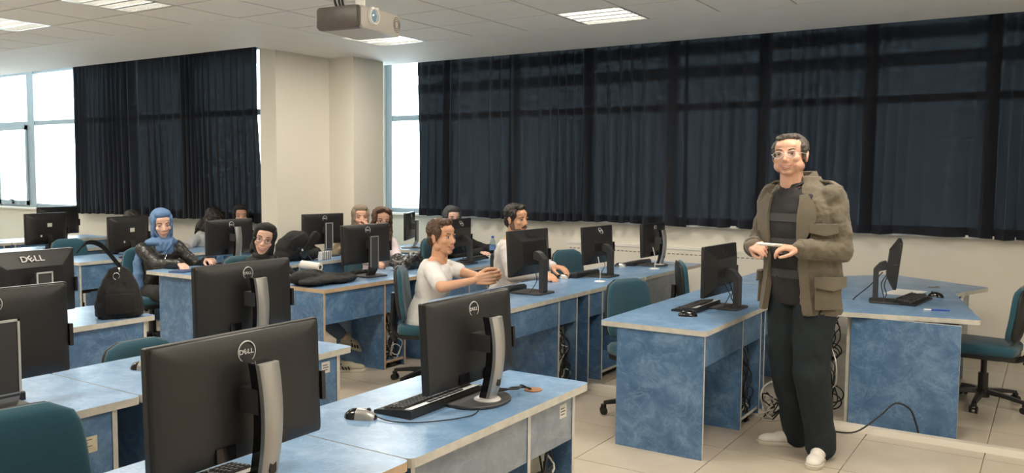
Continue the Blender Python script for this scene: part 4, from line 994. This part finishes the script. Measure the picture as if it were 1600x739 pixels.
PP['p10'] = person('woman in a charcoal headscarf and glasses with her hand on a mouse', (-5.62, 7.45), -1.6, (-5.54, 7.41, 1.125), (.82, -.57, -.04), top='black_cloth', hair='hijab', hairm='charcoal_scarf', wr=[(-5.12, 7.66, .79), (-5.10, 7.34, .79)], el=[(-5.5, 8.2, .6), None], skin='skin_pale', smile=.2, glasses='glasses_rim', legs=False, hands=[((.6, -.35, -.1), (0, 0, -1), -1, .3), ((.8, -.3, -.1), (0, 0, -1), 1, .3)])
PP['p5'] = person('woman in a black headscarf looking over a monitor by the curtain', (-8.42, 6.82), -1.7, (-8.28, 6.81, 1.085), (.82, -.57, 0), top='black_cloth', hair='hijab', hairm='black_scarf', wr=None, skin='skin', smile=.2, eyes=.9, legs=False, vox=.009)
PP['p4'] = person('person in a pale grey jacket, face hidden behind a monitor', (-8.64, 6.32), -1.5, (-8.46, 6.55, 1.04), (.8, .1, -.7), top='grey_jacket', hair='long', hairm='hair_dark', wr=[(-8.12, 6.30, .79), (-8.22, 5.92, .79)], skin='skin', smile=.2, legs=False, vox=.009, disp=.012)
PP['p3'] = person('person in dark clothes with bowed head behind a monitor', (-8.85, 5.38), -1.5, (-8.62, 5.60, 1.03), (.75, -.3, -.55), top='black_cloth', hair='long', hairm='hair_dark', wr=[(-8.3, 5.6, .79), (-8.3, 5.2, .79)], skin='skin', smile=.1, legs=False, vox=.009, fem=False)
PP['p9'] = person('smiling brown-haired young man in a white t-shirt, hands clasped on the desk', (-4.03, 5.06), -1.05, (-3.93, 5.13, 1.125), (.95, -.06, .02), s=1.06, hs=1.16, fem=False, skin='skin_warm', top='white_tee', sleeve='short', hair='short', hairm='hair_brown', wr=[(-3.50, 5.08, .85), (-3.52, 4.99, .84)], el=[(-3.6, 5.6, .70), (-3.62, 4.55, .72)], smile=.9, eyes=.75, trous='denim', vox=.0052, disp=.006, hands=[((.72, .48, .12), (.40, -.75, -.2), -1, .45), ((.72, .55, .10), (-.45, .8, .0), 1, .32)], feet=[((-3.45, 5.25, 0), (1, .3, 0)), ((-3.5, 4.95, 0), (1, .3, 0))])
PP['p11'] = person('bearded young man in a cream hoodie, behind a monitor', (-4.08, 6.24), -1.25, (-3.98, 6.27, 1.215), (.90, -.12, -.03), s=1.10, hs=1.12, fem=False, skin='skin_warm', top='cream_hoodie', hair='short', hairm='hair_dark', wr=[(-3.50, 6.20, .80), (-3.54, 5.97, .80)], smile=.4, eyes=.8, beard=True, feet=[((-3.5, 6.35, 0), (1, .0, 0)), ((-3.5, 6.1, 0), (1, .0, 0))], trous='denim', hands=[None, ((.85, -.35, -.12), (.0, .0, -1), 1, .25)])
# small print on the white t-shirt
p = PP['p9']; 
def on_chest(p, name, m, dx, dt, w_, h_, off=.0, parent=None):
    u = p['ug']; c = p['H']+(p['N']-p['H'])*dt+p['F']*off+p['X']*dx; b = MB()
    b.T = Matrix.Translation(c); X, F = p['X'], p['F']
    b.add([(-X*w_+u*h_), (X*w_+u*h_), (X*w_-u*h_), (-X*w_-u*h_), (-X*w_+u*h_-F*.012), (X*w_+u*h_-F*.012), (X*w_-u*h_-F*.012), (-X*w_-u*h_-F*.012)], [(0, 1, 2, 3), (7, 6, 5, 4), (0, 4, 5, 1), (1, 5, 6, 2), (2, 6, 7, 3), (3, 7, 4, 0)])
    return b.build(name, m, p['t'])
for k, (dx, w_) in enumerate(((-.028, .011), (-.004, .009), (.020, .010))): on_chest(p, 'chest_print', 'ink', dx, .66+.012*(k % 2), w_, .008, .168)
# open scarf end and jacket zip of the woman in blue
p = PP['p2']; b = MB(); q = p['loc']
b.tube([p['N']+p['X']*.15+Vector((0, -.05, -.02)), p['N']+p['X']*.20+Vector((0, -.02, -.18)), p['N']+p['X']*.21+Vector((0, .0, -.40)), p['N']+p['X']*.22+Vector((0, .0, -.62))], [.035, .045, .05, .055], 12)
b.organic('scarf_end', 'blue_scarf', p['t'], .008, 2, disp=.010, dscale=.05)
b = MB(); b.tube([p['N']+p['F']*.135-p['X']*.005+Vector((0, 0, -.08)), p['N']+p['F']*.150+p['X']*.045+Vector((0, 0, -.20)), p['N']+p['F']*.150+p['X']*.055+Vector((0, 0, -.36))], .004, 6)
b.build('zip', 'chrome', p['t'], smooth='full')

# ------------------------------------------------------------------ the standing man
def standing_man():
    lx, ly, th = -1.215, 4.97, math.radians(160)
    t = thing('person', 'standing man in a khaki field jacket and dark trousers holding a white marker', 'person', (lx, ly, 0), th)
    Rm = Matrix.Rotation(-th, 3, 'Z'); O = Vector((lx, ly, 0)); W_ = lambda p: Rm @ (Vector(p)-O); D_ = lambda v: Rm @ Vector(v)
    s = 1.06; X = Vector((1, 0, 0)); F = Vector((0, 1, 0)); u = Vector((0, 0, 1))
    hc = W_((-1.275, 4.90, 1.725)); H = Vector((0, -.01, .98)); N = Vector((hc.x*.8, hc.y-.055, 1.570))
    sh = [Vector((sd*.195+N.x*.4, -.01, 1.490)) for sd in (-1, 1)]
    wr = [W_((-1.165, 4.70, 1.215)), W_((-1.435, 4.77, 1.205))]
    elp = [W_((-.80, 5.0, .80)), W_((-1.62, 5.35, .80))]
    T = Matrix.Translation(hc) @ frame(D_((-.02, -1, .06)), (0, 0, 1), .06) @ Matrix.Diagonal((1.20, 1.14, 1.04, 1))
    # body facing: local -x is the man's left, image right
    b = MB(); head_blobs(b, T); torso(b, H, N, X, s, -.012, 1.05)
    # fuller jaw and cheeks
    b.T = T
    for q in (-1, 1): b.ell((q*.040, .030, -.055), (.028, .038, .036))
    b.T = None
    El = []
    for i, sd in enumerate((-1, 1)):
        E_ = ik(sh[i], wr[i], .295, .275, elp[i]); El.append(E_)
        b.cap(N-u*.06+X*sd*.05, sh[i], .052, .050); b.cap(sh[i], E_, .048, .040); b.cap(E_, wr[i], .040, .028)
    # marker held level between both hands
    mk0 = W_((-1.375, 4.66, 1.235)); mk1 = W_((-1.245, 4.65, 1.232)); md = (mk1-mk0).normalized()
    hl = D_((-.80, -.62, .10)); hr = D_((.62, -.78, .12))
    hand(b, wr[0], hl, D_((.35, -.1, -.6))*1+D_((0, .5, 0)), 1, .55, 1.02, cl=(.42, .62, .8, .95), thumb=.5)
    hand(b, wr[1], hr, D_((0, .6, -.5)), -1, .55, 1.02, cl=(.50, .70, .85, .95), thumb=.5)
    hips = [Vector((sd*.095, -.01, .93)) for sd in (-1, 1)]
    feet = [W_((-1.06, 4.93, .09)), W_((-1.235, 5.10, .09))]
    kn = []
    for i in (0, 1):
        K_ = ik(hips[i], feet[i], .432, .420, hips[i]+Vector((0, 1, -.3))); kn.append(K_); b.cap(hips[i], K_, .075, .052); b.cap(K_, feet[i], .050, .034)
    b.organic('body', 'skin', t, .0052, 2)
    face_parts(t, T, 1.15, .6, 'pale_silver', brow='brow', beard=False)
    # greying short hair
    c = MB(); c.T = T; c.ell((0, -.026, .048), (.0795, .090, .078), nu=28, nv=18); c.ell((0, .022, .094), (.058, .046, .022), rot=(.15, 0, 0)); c.ell((.012, .046, .096), (.046, .022, .013), rot=(-.4, .1, 0)); c.ell((0, -.058, -.010), (.064, .044, .058))
    for q in (-1, 1): c.ell((q*.067, .004, .036), (.0145, .042, .040)); c.ell((q*.070, .012, .000), (.007, .012, .024))
    c.organic('hair', 'hair_grey', t, .0042, 1, disp=.005, dscale=.016)
    # knit shirt
    c = MB(); torso(c, H, N, X, s, .006, 1.05, t1=.97, belly=.02); c.organic('knit_shirt', 'black_knit', t, .009, 2, disp=.004, dscale=.06)
    def band(z0, z1, nm, m):
        c = MB(); rings = []
        for z in (z0, z0+.002, z1-.002, z1):
            tt = (z-H.z)/(N.z-H.z); k = min(range(len(TR)-1), key=lambda q: 0 if TR[q][0] <= tt <= TR[q+1][0] else 9); a_, b_ = TR[k], TR[k+1]; f = (tt-a_[0])/(b_[0]-a_[0]); bl = .02*math.exp(-((tt-.3)/.3)**2)
            rx = (a_[1]+(b_[1]-a_[1])*f)*1.05*s+.0090; ry = (a_[2]+(b_[2]-a_[2])*f)*s*1.02+.0090+bl; sf = (a_[3]+(b_[3]-a_[3])*f)*s+bl*.6; cc = H+(N-H)*tt
            rings.append([cc+X*rx*math.copysign(abs(math.cos(a))**.85, math.cos(a))+F*(sf+ry*math.copysign(abs(math.sin(a))**.9, math.sin(a))) for a in [2*PI*q/40 for q in range(40)]])
        c.loft(rings, caps=False); c.build(nm, m, t, smooth='full')
    band(1.035, 1.085, 'grey_stripe', 'grey_knit'); band(1.17, 1.26, 'grey_stripe', 'grey_knit'); band(1.355, 1.40, 'grey_stripe', 'grey_knit')
    c = MB()
    for q in (-1, 1): c.loft([[N+Vector((q*.010, .098, -.075)), N+Vector((q*.058, .092, -.040)), N+Vector((q*.084, .050, .006)), N+Vector((q*.070, .040, .014)), N+Vector((q*.012, .076, -.022))], [N+Vector((q*.016, .112, -.088)), N+Vector((q*.072, .102, -.058)), N+Vector((q*.096, .048, -.014)), N+Vector((q*.080, .046, .010)), N+Vector((q*.016, .088, -.030))]])
    c.tube([N+Vector((.080*math.cos(a), .002+.074*math.sin(a), .004-.016*math.sin(a))) for a in [2*PI*k/24 for k in range(24)]], .011, 8, closed=True)
    c.organic('shirt_collar', 'black_knit', t, .005, 2)
    # trousers
    c = MB(); torso(c, H, N, X, s, .004, 1.0, t1=.1)
    for i in (0, 1):
        c.cap(hips[i]+Vector((0, 0, .02)), kn[i], .118, .100); c.cap(kn[i], feet[i]+Vector((0, -.005, -.015)), .100, .078); c.cap(kn[i]+(feet[i]-kn[i])*.5, feet[i]+Vector((0, .005, -.02)), .088, .078)
    c.organic('trousers', 'trouser_navy', t, .010, 3, disp=.011, dscale=.13, dseed=4)
    shoe(t, feet[0]-Vector((0, 0, .09))-D_((.02, -1, 0))*.065, D_((.02, -1, 0)), .29); shoe(t, feet[1]-Vector((0, 0, .09))-D_((-.90, -.40, 0)).normalized()*.06, D_((-.90, -.40, 0)), .29)
    # field jacket: open shell
    JR = [(.835, .232, .172, .58), (.92, .228, .170, .50), (1.05, .222, .166, .42), (1.18, .220, .166, .38), (1.30, .228, .165, .36), (1.40, .234, .158, .36), (1.475, .226, .140, .38), (1.530, .175, .122, .42), (1.575, .122, .104, .50), (1.610, .102, .094, .58)]
    def jr(z):
        for a_, b_ in zip(JR[:-1], JR[1:]):
            if z <= b_[0]: f = max(0, (z-a_[0])/(b_[0]-a_[0])); return [a_[q]+(b_[q]-a_[q])*f for q in range(4)]
        return list(JR[-1])
    def surf(z, a, off=0):
        """a = angle from the front, positive to the man's left (local -x)"""
        _, rx, ry, g = jr(z); cx = N.x*.5*(max(0, z-1.3)/.25); return Vector((cx-(rx+off)*math.copysign(abs(math.sin(a))**.9, math.sin(a)), -.012+(ry+off)*math.copysign(abs(math.cos(a))**.9, math.cos(a)), z))
    c = MB(); rings = []
    for z, rx, ry, g in JR:
        n = 34; gl, gr = g*.9, g*1.1
        outer = [surf(z, gl+(2*PI-gl-gr)*k/n) for k in range(n+1)]; inner = [surf(z, gl+(2*PI-gl-gr)*k/n, -.017) for k in range(n, -1, -1)]
        rings.append(outer+inner)
    c.loft(rings)
    for i, sd in enumerate((-1, 1)):
        E_, Wr = El[i], wr[i]; c.cap(sh[i]-X*sd*.05-u*.012, sh[i]+X*sd*.004, .060, .070); c.cap(sh[i], E_, .074, .066); c.cap(E_, Wr-(Wr-E_).normalized()*.02, .066, .050)
    c.organic('field_jacket', 'khaki_cloth', t, .0068, 2, disp=.013, dscale=.075, dseed=2)
    def patch(z0, z1, a0, a1, off, th, nm, m='khaki_cloth', taper=0):
        c = MB(); n = 8; vs = [[surf(z, a0+(a1-a0)*k/n, off+o_)-Vector((0, 0, taper*(1-abs(2*k/n-1)) if z == z0 else 0)) for k in range(n+1)] for z, o_ in ((z0, th), (z1, th))]+[[surf(z, a0+(a1-a0)*k/n, off-.012) for k in range(n+1)] for z in (z0, z1)]
        a_, b_, d_, e_ = vs; c.loft([a_, b_, e_, d_, a_], closed=False, caps=False); 
        for k in (0, n): c.add([a_[k], b_[k], e_[k], d_[k]], [(0, 1, 2, 3)])
        return c.build(nm, m, t, smooth=50)
    patch(1.215, 1.335, .62, 1.25, .012, .010, 'chest_pocket'); patch(1.300, 1.350, .59, 1.29, .030, .020, 'pocket_flap', taper=.015)
    patch(.875, 1.035, .80, 1.60, .012, .012, 'lower_pocket'); patch(1.000, 1.055, .77, 1.63, .030, .022, 'pocket_flap', taper=.018)
    patch(1.215, 1.335, -1.25, -.68, .012, .010, 'chest_pocket'); patch(1.305, 1.350, -1.29, -.66, .020, .014, 'pocket_flap', taper=.015)
    patch(.875, 1.035, -1.6, -.85, .012, .012, 'lower_pocket'); patch(1.005, 1.055, -1.63, -.82, .022, .016, 'pocket_flap', taper=.018)
    # plackets along both front edges
    for q, gf in ((1, .9), (-1, 1.1)):
        c = MB(); R1, R2, R3, R4 = [], [], [], []
        for k in range(15):
            z = .84+k*(1.20-.84)/14; g = jr(z)[3]*gf*q; R1.append(surf(z, g, .014)); R2.append(surf(z, g+q*.24, .014)); R3.append(surf(z, g+q*.24, -.004)); R4.append(surf(z, g, -.02))
        c.loft([R1, R2, R3, R4, R1], closed=False, caps=False); c.build('front_placket', 'khaki_cloth', t, smooth=50)
        # lapel
        c = MB(); A_, B2, C2, D2 = [], [], [], []
        for k in range(13):
            f = k/12; z = 1.19+f*(1.505-1.19); g = jr(z)[3]*gf*q; wd = .08+.24*math.sin(PI*min(1, f*1.02)**1.5)*(1 if f < .85 else .9)+.12*f; o_ = .026+.012*math.sin(PI*f)
            A_.append(surf(z, g-q*.03, o_)); B2.append(surf(z+.01*f, g+q*wd, o_+.008)); C2.append(surf(z+.01*f, g+q*wd, o_-.006)); D2.append(surf(z, g-q*.03, -.015))
        c.loft([A_, B2, C2, D2, A_], closed=False, caps=False); c.build('lapel', 'khaki_cloth', t, smooth=50)
        sx = -q; S0 = Vector((sx*.11+N.x*.4, -.02, 1.580)); S1 = Vector((sx*.240+N.x*.3, -.012, 1.543))
        c = MB(); c.loft([[p_+Vector((0, w_, dz)) for w_, dz in ((-.022, 0), (.022, 0), (.022, .010), (-.022, .010))] for p_ in (S0, (S0+S1)/2+Vector((0, 0, .014)), S1)]); c.build('shoulder_tab', 'khaki_cloth', t, smooth=50)
    # collar
    c = MB(); n = 26; gc = .55; up_, lo_, li, ui = [], [], [], []
    for k in range(n+1):
        a = gc+(2*PI-2*gc)*k/n; d = Vector((-math.sin(a), math.cos(a), 0)); cc = Vector((N.x*.75, -.014, 0)); f = abs(math.cos(a/2))
        lo_.append(cc+d*.112+Vector((0, 0, 1.560-.05*max(0, math.cos(a))))); up_.append(cc+d*.080+Vector((0, 0, 1.640-.05*max(0, math.cos(a))))); ui.append(cc+d*.070+Vector((0, 0, 1.636-.05*max(0, math.cos(a))))); li.append(cc+d*.080+Vector((0, 0, 1.545)))
    c.loft([lo_, up_, ui, li, lo_], closed=False, caps=False); c.build('jacket_collar', 'khaki_cloth', t, smooth=60)
    for i in (0, 1):
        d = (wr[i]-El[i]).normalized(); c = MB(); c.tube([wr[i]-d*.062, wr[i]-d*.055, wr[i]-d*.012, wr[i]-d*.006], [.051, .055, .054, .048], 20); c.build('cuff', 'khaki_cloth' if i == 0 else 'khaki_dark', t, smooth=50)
    m = MB().cyl(mk0, mk0+md*.10, .0085, 14).build('marker', 'white_paint', smooth=True)
    m2 = MB().cyl(mk0+md*.10, mk1+md*.01, .0092, 14).build('marker_cap', 'cable_white', m, smooth=True)
    m.matrix_world = Matrix.Translation(O) @ Matrix.Rotation(th, 4, 'Z')
    tag(m, 'white marker in the hands of the standing man', 'marker')
standing_man()

# ================================================================== BAGS AND SMALL THINGS
def handbag():
    t = thing('handbag', 'black fabric handbag with a raised strap beside the lettered monitor', 'bag', (-4.66, 2.93, DZ), -.45); t.scale = (.88, .88, 1)
    b = MB(); rings = []
    for z, w_, d_ in ((.0, .12, .085), (.015, .145, .10), (.07, .152, .105), (.16, .13, .085), (.24, .095, .055), (.29, .06, .03), (.30, .03, .015)):
        rings.append([Vector((d_*math.copysign(abs(math.sin(a))**.8, math.sin(a))+.01*math.sin(3*a+z*20), w_*math.copysign(abs(math.cos(a))**.7, math.cos(a)), z)) for a in [2*PI*k/28 for k in range(28)]])
    b.loft(rings); b.organic('bag_body', 'black_cloth', t, .006, 1, disp=.008, dscale=.06)
    b = MB(); P_ = smoothpath([(0, .03, .27), (-.01, -.02, .34), (-.01, -.10, .43), (-.01, -.18, .45), (-.01, -.24, .40)], 6)
    b.loft([[p+Vector((.020, .008, .010)), p+Vector((.022, .004, .014)), p+Vector((-.018, -.008, -.010)), p+Vector((-.020, -.004, -.014))] for p in P_]); b.build('shoulder_strap', 'black_cloth', t, smooth=50)
    b = MB(); b.tube([(.052, -.02+.02*math.cos(a), .25+.02*math.sin(a)) for a in [2*PI*k/14 for k in range(14)]], .003, 6, closed=True).cyl((.045, .0, .27), (.045, .0, .30), .006); b.build('buckle', 'chrome', t, smooth='full')
    MB().rbox(.095, .112, -.10, .09, .03, .15, .02, axis=0, ch=.005).build('front_pocket', 'black_cloth', t, smooth=50)
handbag()
def backpack():
    t = thing('backpack', 'black backpack leaning on the desk, its padded flap folded over', 'bag', (-6.30, 5.90, DZ), -.1)
    b = MB(); b.ell((-.02, -.04, .13), (.12, .22, .14)); b.ell((0, -.05, .19), (.10, .16, .11)); b.ell((.02, .08, .07), (.10, .16, .075)); b.ell((-.02, -.18, .06), (.09, .10, .065)); b.organic('pack_body', 'black_cloth', t, .009, 2, disp=.012, dscale=.08)
    b = MB(); b.T = Matrix.Translation((.085, .06, .17)) @ Matrix.Rotation(-.75, 4, 'X'); b.rbox(-.02, .02, -.045, .045, -.17, .14, .03, axis=0, ch=.01); b.build('padded_strap', 'leather_black', t, smooth=50)
    b = MB(); b.T = Matrix.Translation((.07, -.07, .19)) @ Matrix.Rotation(.35, 4, 'X'); b.rbox(0, .03, -.10, .10, -.06, .07, .03, axis=0, ch=.01); b.build('front_pocket', 'black_cloth', t, smooth=50)
    MB().lathe([(0, 0), (.011, 0), (.011, .003), (0, .004)], 14, c=(.118, -.06, .115), axis=0).build('round_badge', 'logo_white', t, smooth=True)
    b = MB(); b.tube(smoothpath([(.10, .02, .06), (.11, .05, .02), (.10, .08, .004), (.10, .14, .003)]), .005, 6); b.build('webbing_end', 'grey_knit', t, smooth='full')
backpack()
def striped_pouch():
    t = thing('pouch', 'small black and white striped pouch beside the backpack', 'pouch', (-6.16, 6.10, DZ), .1)
    n = 11
    for k in range(n):
        MB().rbox(-.025, .025, -.075+.15*k/n, -.075+.15*(k+1)/n, 0, .085, .012, axis=1).build('stripe', 'paper' if k % 2 == 0 else 'black_cloth', t, smooth=40)
striped_pouch()
def coat():
    t = thing('folded_coat', 'black coat laid flat over the tan-edged desk corner', 'coat', (-4.80, 4.74, DZ), 0)
    b = MB(); b.ell((-.02, .02, .035), (.13, .30, .036), rot=(0, 0, .25)); b.ell((-.08, -.12, .055), (.11, .14, .06)); b.ell((.03, .18, .03), (.09, .20, .03), rot=(0, 0, .3)); b.ell((-.14, -.02, .05), (.08, .18, .05)); b.ell((-.05, .33, .028), (.05, .10, .028), rot=(0, 0, .3))
    b.organic('coat_cloth', 'black_cloth', t, .009, 2, disp=.010, dscale=.06)
coat()
t = thing('paper_roll', 'white paper roll lying on the black coat', 'paper roll', (-5.0, 4.80, DZ+.125), 0)
b = MB(); d = Vector((.97, .15, -.08)).normalized(); b.tube([d*-.09, d*.09], .033, 24); b.build('rolled_paper', 'paper', t, smooth=40); b = MB(); b.tube([d*.0895, d*.0915], .016, 16); b.build('dark_core', 'khaki_dark', t)
def leather_bag():
    t = thing('leather_bag', 'crumpled shiny black leather bag on the desk behind the young man in white', 'bag', (-4.98, 5.96, DZ), .1)
    b = MB(); b.ell((0, 0, .055), (.12, .22, .062)); b.ell((-.02, -.06, .085), (.09, .11, .055)); b.ell((.0, .10, .085), (.09, .12, .05)); b.ell((.05, -.14, .03), (.07, .09, .032)); b.organic('bag_body', 'leather_black', t, .007, 1, disp=.020, dscale=.07, dseed=3)
    b = MB(); b.tube(smoothpath([(.09, -.10, .08), (.11, -.04, .12), (.10, .04, .11), (.09, .08, .07)]), .007, 8); b.build('bag_handle', 'leather_black', t, smooth='full')
leather_bag()
t = thing('water_bottle', 'clear plastic water bottle with a blue cap and label', 'bottle', (-4.97, 7.36, DZ))
MB().lathe([(.028, 0), (.033, .006), (.033, .06), (.030, .075), (.033, .09), (.033, .14), (.024, .175), (.0135, .195), (.0135, .205)], 20).build('bottle_body', 'clear_plastic', t, smooth=True)
MB().lathe([(.0336, .075), (.0336, .130)], 20).build('bottle_label', 'bottle_label', t, smooth=True); MB().lathe([(.015, .203), (.015, .222), (.013, .224)], 16).build('bottle_cap', 'blue_pen', t, smooth=True)
t = thing('drinking_glass', 'clear drinking glass by the silver-stemmed monitor base', 'glass', (-6.62, 5.12, DZ))
MB().lathe([(.026, 0), (.034, .09), (.0325, .09), (.024, .005)], 20).build('glass_body', 'clear_plastic', t, smooth=True)
t = thing('drinking_glass', 'second clear glass just right of the first one', 'glass', (-6.55, 5.22, DZ))
MB().lathe([(.026, 0), (.033, .08), (.0315, .08), (.024, .005)], 20).build('glass_body', 'clear_plastic', t, smooth=True)
def slab(name, label, cat, x, y, sx, sy, sz, rz, m, page=None):
    t = thing(name, label, cat, (x, y, DZ), rz); MB().rbox(-sx/2, sx/2, -sy/2, sy/2, 0, sz, .004).build('cover', m, t, smooth=30)
    if page: MB().box(-sx/2+.003, sx/2-.003, -sy/2+.003, sy/2-.003, sz, sz+.0015).build('page', page, t)
slab('notebook', 'thin navy notebook under the hand of the blue-scarfed woman', 'notebook', -6.38, 4.62, .15, .21, .010, .3, 'notebook_navy')
slab('paper_sheet', 'pinkish paper sheet in front of the blue-scarfed woman', 'paper', -6.40, 4.95, .21, .30, .003, .1, 'notebook_pink')
slab('phone', 'dark phone lying at the desk edge beside the pinkish sheet', 'phone', -6.20, 4.86, .075, .15, .009, .2, 'black_gloss')
slab('paper_sheet', 'white paper sheet behind the edge-on monitor on the right desk', 'paper', -.92, 6.95, .22, .36, .002, -.15, 'paper')
slab('paper_sheet', 'cream papers in front of the laughing woman in black', 'paper', -6.25, 5.45, .25, .30, .004, .1, 'paper')
t = thing('pen', 'blue ballpoint pen with a white end on the right desk', 'pen', (-.62, 6.10, DZ+.006), .42)
MB().cyl((-.03, 0, 0), (.085, 0, 0), .0055, 10).build('pen_barrel', 'blue_pen', t, smooth=True); MB().cyl((-.075, 0, 0), (-.03, 0, 0), .006, 10).build('pen_cap', 'white_paint', t, smooth=True)
t = thing('keys', 'small bunch of keys at the back of the right desk', 'keys', (-.80, 7.40, DZ), .3)
b = MB(); b.tube([(.018*math.cos(a), .018*math.sin(a), .004) for a in [2*PI*k/16 for k in range(16)]], .0018, 6, closed=True); b.build('key_ring', 'brass_key', t, smooth='full')
for a in (.1, .5): b = MB(); b.T = Matrix.Rotation(a, 4, 'Z'); b.rbox(.012, .035, -.012, .012, .002, .005, .008).box(.034, .075, -.004, .004, .002, .005); b.build('key', 'brass_key', t)
slab('phone', 'small black cable adaptor lying beside the mouse on the right desk', 'adaptor', -.80, 6.80, .05, .12, .014, -.2, 'black_plastic')
cable('monitor_cable', [(-1.0, 6.42, DZ+.20), (-1.08, 6.40, DZ+.10), (-1.16, 6.36, DZ+.02), (-1.17, 6.30, DZ+.004)], .004, 'cable_black', 'black cable hanging from the edge-on monitor to the right desktop')
cable('power_cord', [(-1.12, 5.50, .005), (-.98, 5.52, .02), (-.86, 5.60, .12), (-.78, 5.66, .20), (-.70, 5.69, .17), (-.66, 5.69, .08), (-.64, 5.68, .004)], .006, 'cable_black', 'black power cord arching against the end panel of the right desk')
rnd = random.Random(5); b = MB()
for q in range(8):
    z = .68; pts = [Vector((rnd.uniform(-.02, .05), rnd.uniform(-.05, .05), z))]
    while z > .05: z -= rnd.uniform(.05, .18); pts.append(Vector((rnd.uniform(-.05, .06), rnd.uniform(-.08, .08), max(.01, z))))
    b.tube(smoothpath(pts, 5), .0045, 6, mi=rnd.choice((0, 0, 1)))
for q in range(5):
    R_ = .05+.01*q; zc_ = .42+.015*q if q < 3 else .10+.05*(q-3); b.tube([(R_*math.cos(a), .01*q, zc_+R_*.7*math.sin(a)) for a in [2*PI*k/18 for k in range(18)]], .005, 6, closed=True)
o = b.build('cable_tangle', ['cable_black', 'cable_white'], smooth='full', loc=(-1.22, 5.85, 0)); tag(o, 'hanging tangle of cables between the standing man and the right desk', 'cables')
rnd = random.Random(9); b = MB()
for q in range(7):
    pts = [Vector((rnd.uniform(-.08, .08), rnd.uniform(-.08, .08), rnd.uniform(.0, .3))) for _ in range(6)]; pts = [Vector((p.x, p.y, max(.008, p.z*(.6)))) for p in pts]; b.tube(smoothpath(pts, 5), .0045, 6, mi=rnd.choice((0, 1)))
b.tube([(.09*math.cos(a), .09*math.sin(a)*.4, .16+.09*math.sin(a)) for a in [2*PI*k/22 for k in range(22)]], .006, 6, mi=1, closed=True)
o = b.build('cable_tangle', ['cable_black', 'cable_white'], smooth='full', loc=(-1.50, 5.56, 0)); tag(o, 'coiled white and black cables on the floor by the man\'s leg', 'cables')
t = thing('inventory_card', 'cream paper label on the apron of the desk at the left edge', 'label', (B_-.0155, .77+.93, .60))
MB().box(0, .0015, -.05, .05, -.03, .03).build('card', 'label_cream', t); b = MB()
for k in range(4): b.box(.0015, .0018, -.04, .03-.015*(k % 2), .018-k*.012, .0205-k*.012)
b.build('card_print', 'ink', t)

# ceiling projector
def projector():
    p0 = Vector((-2.70, 2.91, 2.285)); th = .12
    t = thing('projector', 'ceiling-mounted projector with a white pole and hanging cables', 'projector', p0, th)
    # local +x towards the camera side, lens offset to -y... body 0.30 wide along y
    MB().rbox(-.13, .12, -.155, .155, -.045, .05, .022, axis=2, ch=.010).build('projector_case', 'projector_grey', t, smooth=40)
    MB().rbox(-.128, .112, -.163, -.12, -.046, .051, .018, axis=2, ch=.012).build('dark_shell', 'projector_body', t, smooth=40)
    MB().lathe([(.036, 0), (.040, .012), (.036, .022), (.030, .022), (.030, .012)], 28, c=(.112, -.075, .012), axis=0).build('lens_ring', 'white_paint', t, smooth=40)
    MB().ell((.122, -.075, .012), (.010, .028, .028)).build('lens', 'lens_glass', t, smooth='full')
    b = MB(); [b.tube([(.119, .115+.026*math.cos(a)*q, .005+.034*math.sin(a)*q) for a in [2*PI*k/20 for k in range(20)]], .0022, 6, closed=True) for q in (1, .75, .5)]; b.build('speaker_grille', 'projector_body', t, smooth='full')
    b = MB(); b.cyl((0, 0, .05), (0, 0, .685), .022, 16).box(-.06, .06, -.06, .06, .05, .065); b.build('ceiling_pole', 'white_paint', t, smooth=40)
    for a in (.6, 2.2, 3.8, 5.4): b = MB(); b.tube([(0, 0, .07), (.075*math.cos(a), .09*math.sin(a), .068), (.08*math.cos(a), .1*math.sin(a), .045)], .007, 6); b.build('bracket_arm', 'white_paint', t, smooth='full')
    for dy in (-.06, -.09, -.035):
        MB().tube(smoothpath([(-.05, dy, .04), (-.06, dy-.02, .12), (-.04, dy*.5, .3), (-.02, dy*.3, .5), (-.01, 0, .685)]), .006, 8).build('hanging_cable', 'cable_black', t, smooth='full')
projector()
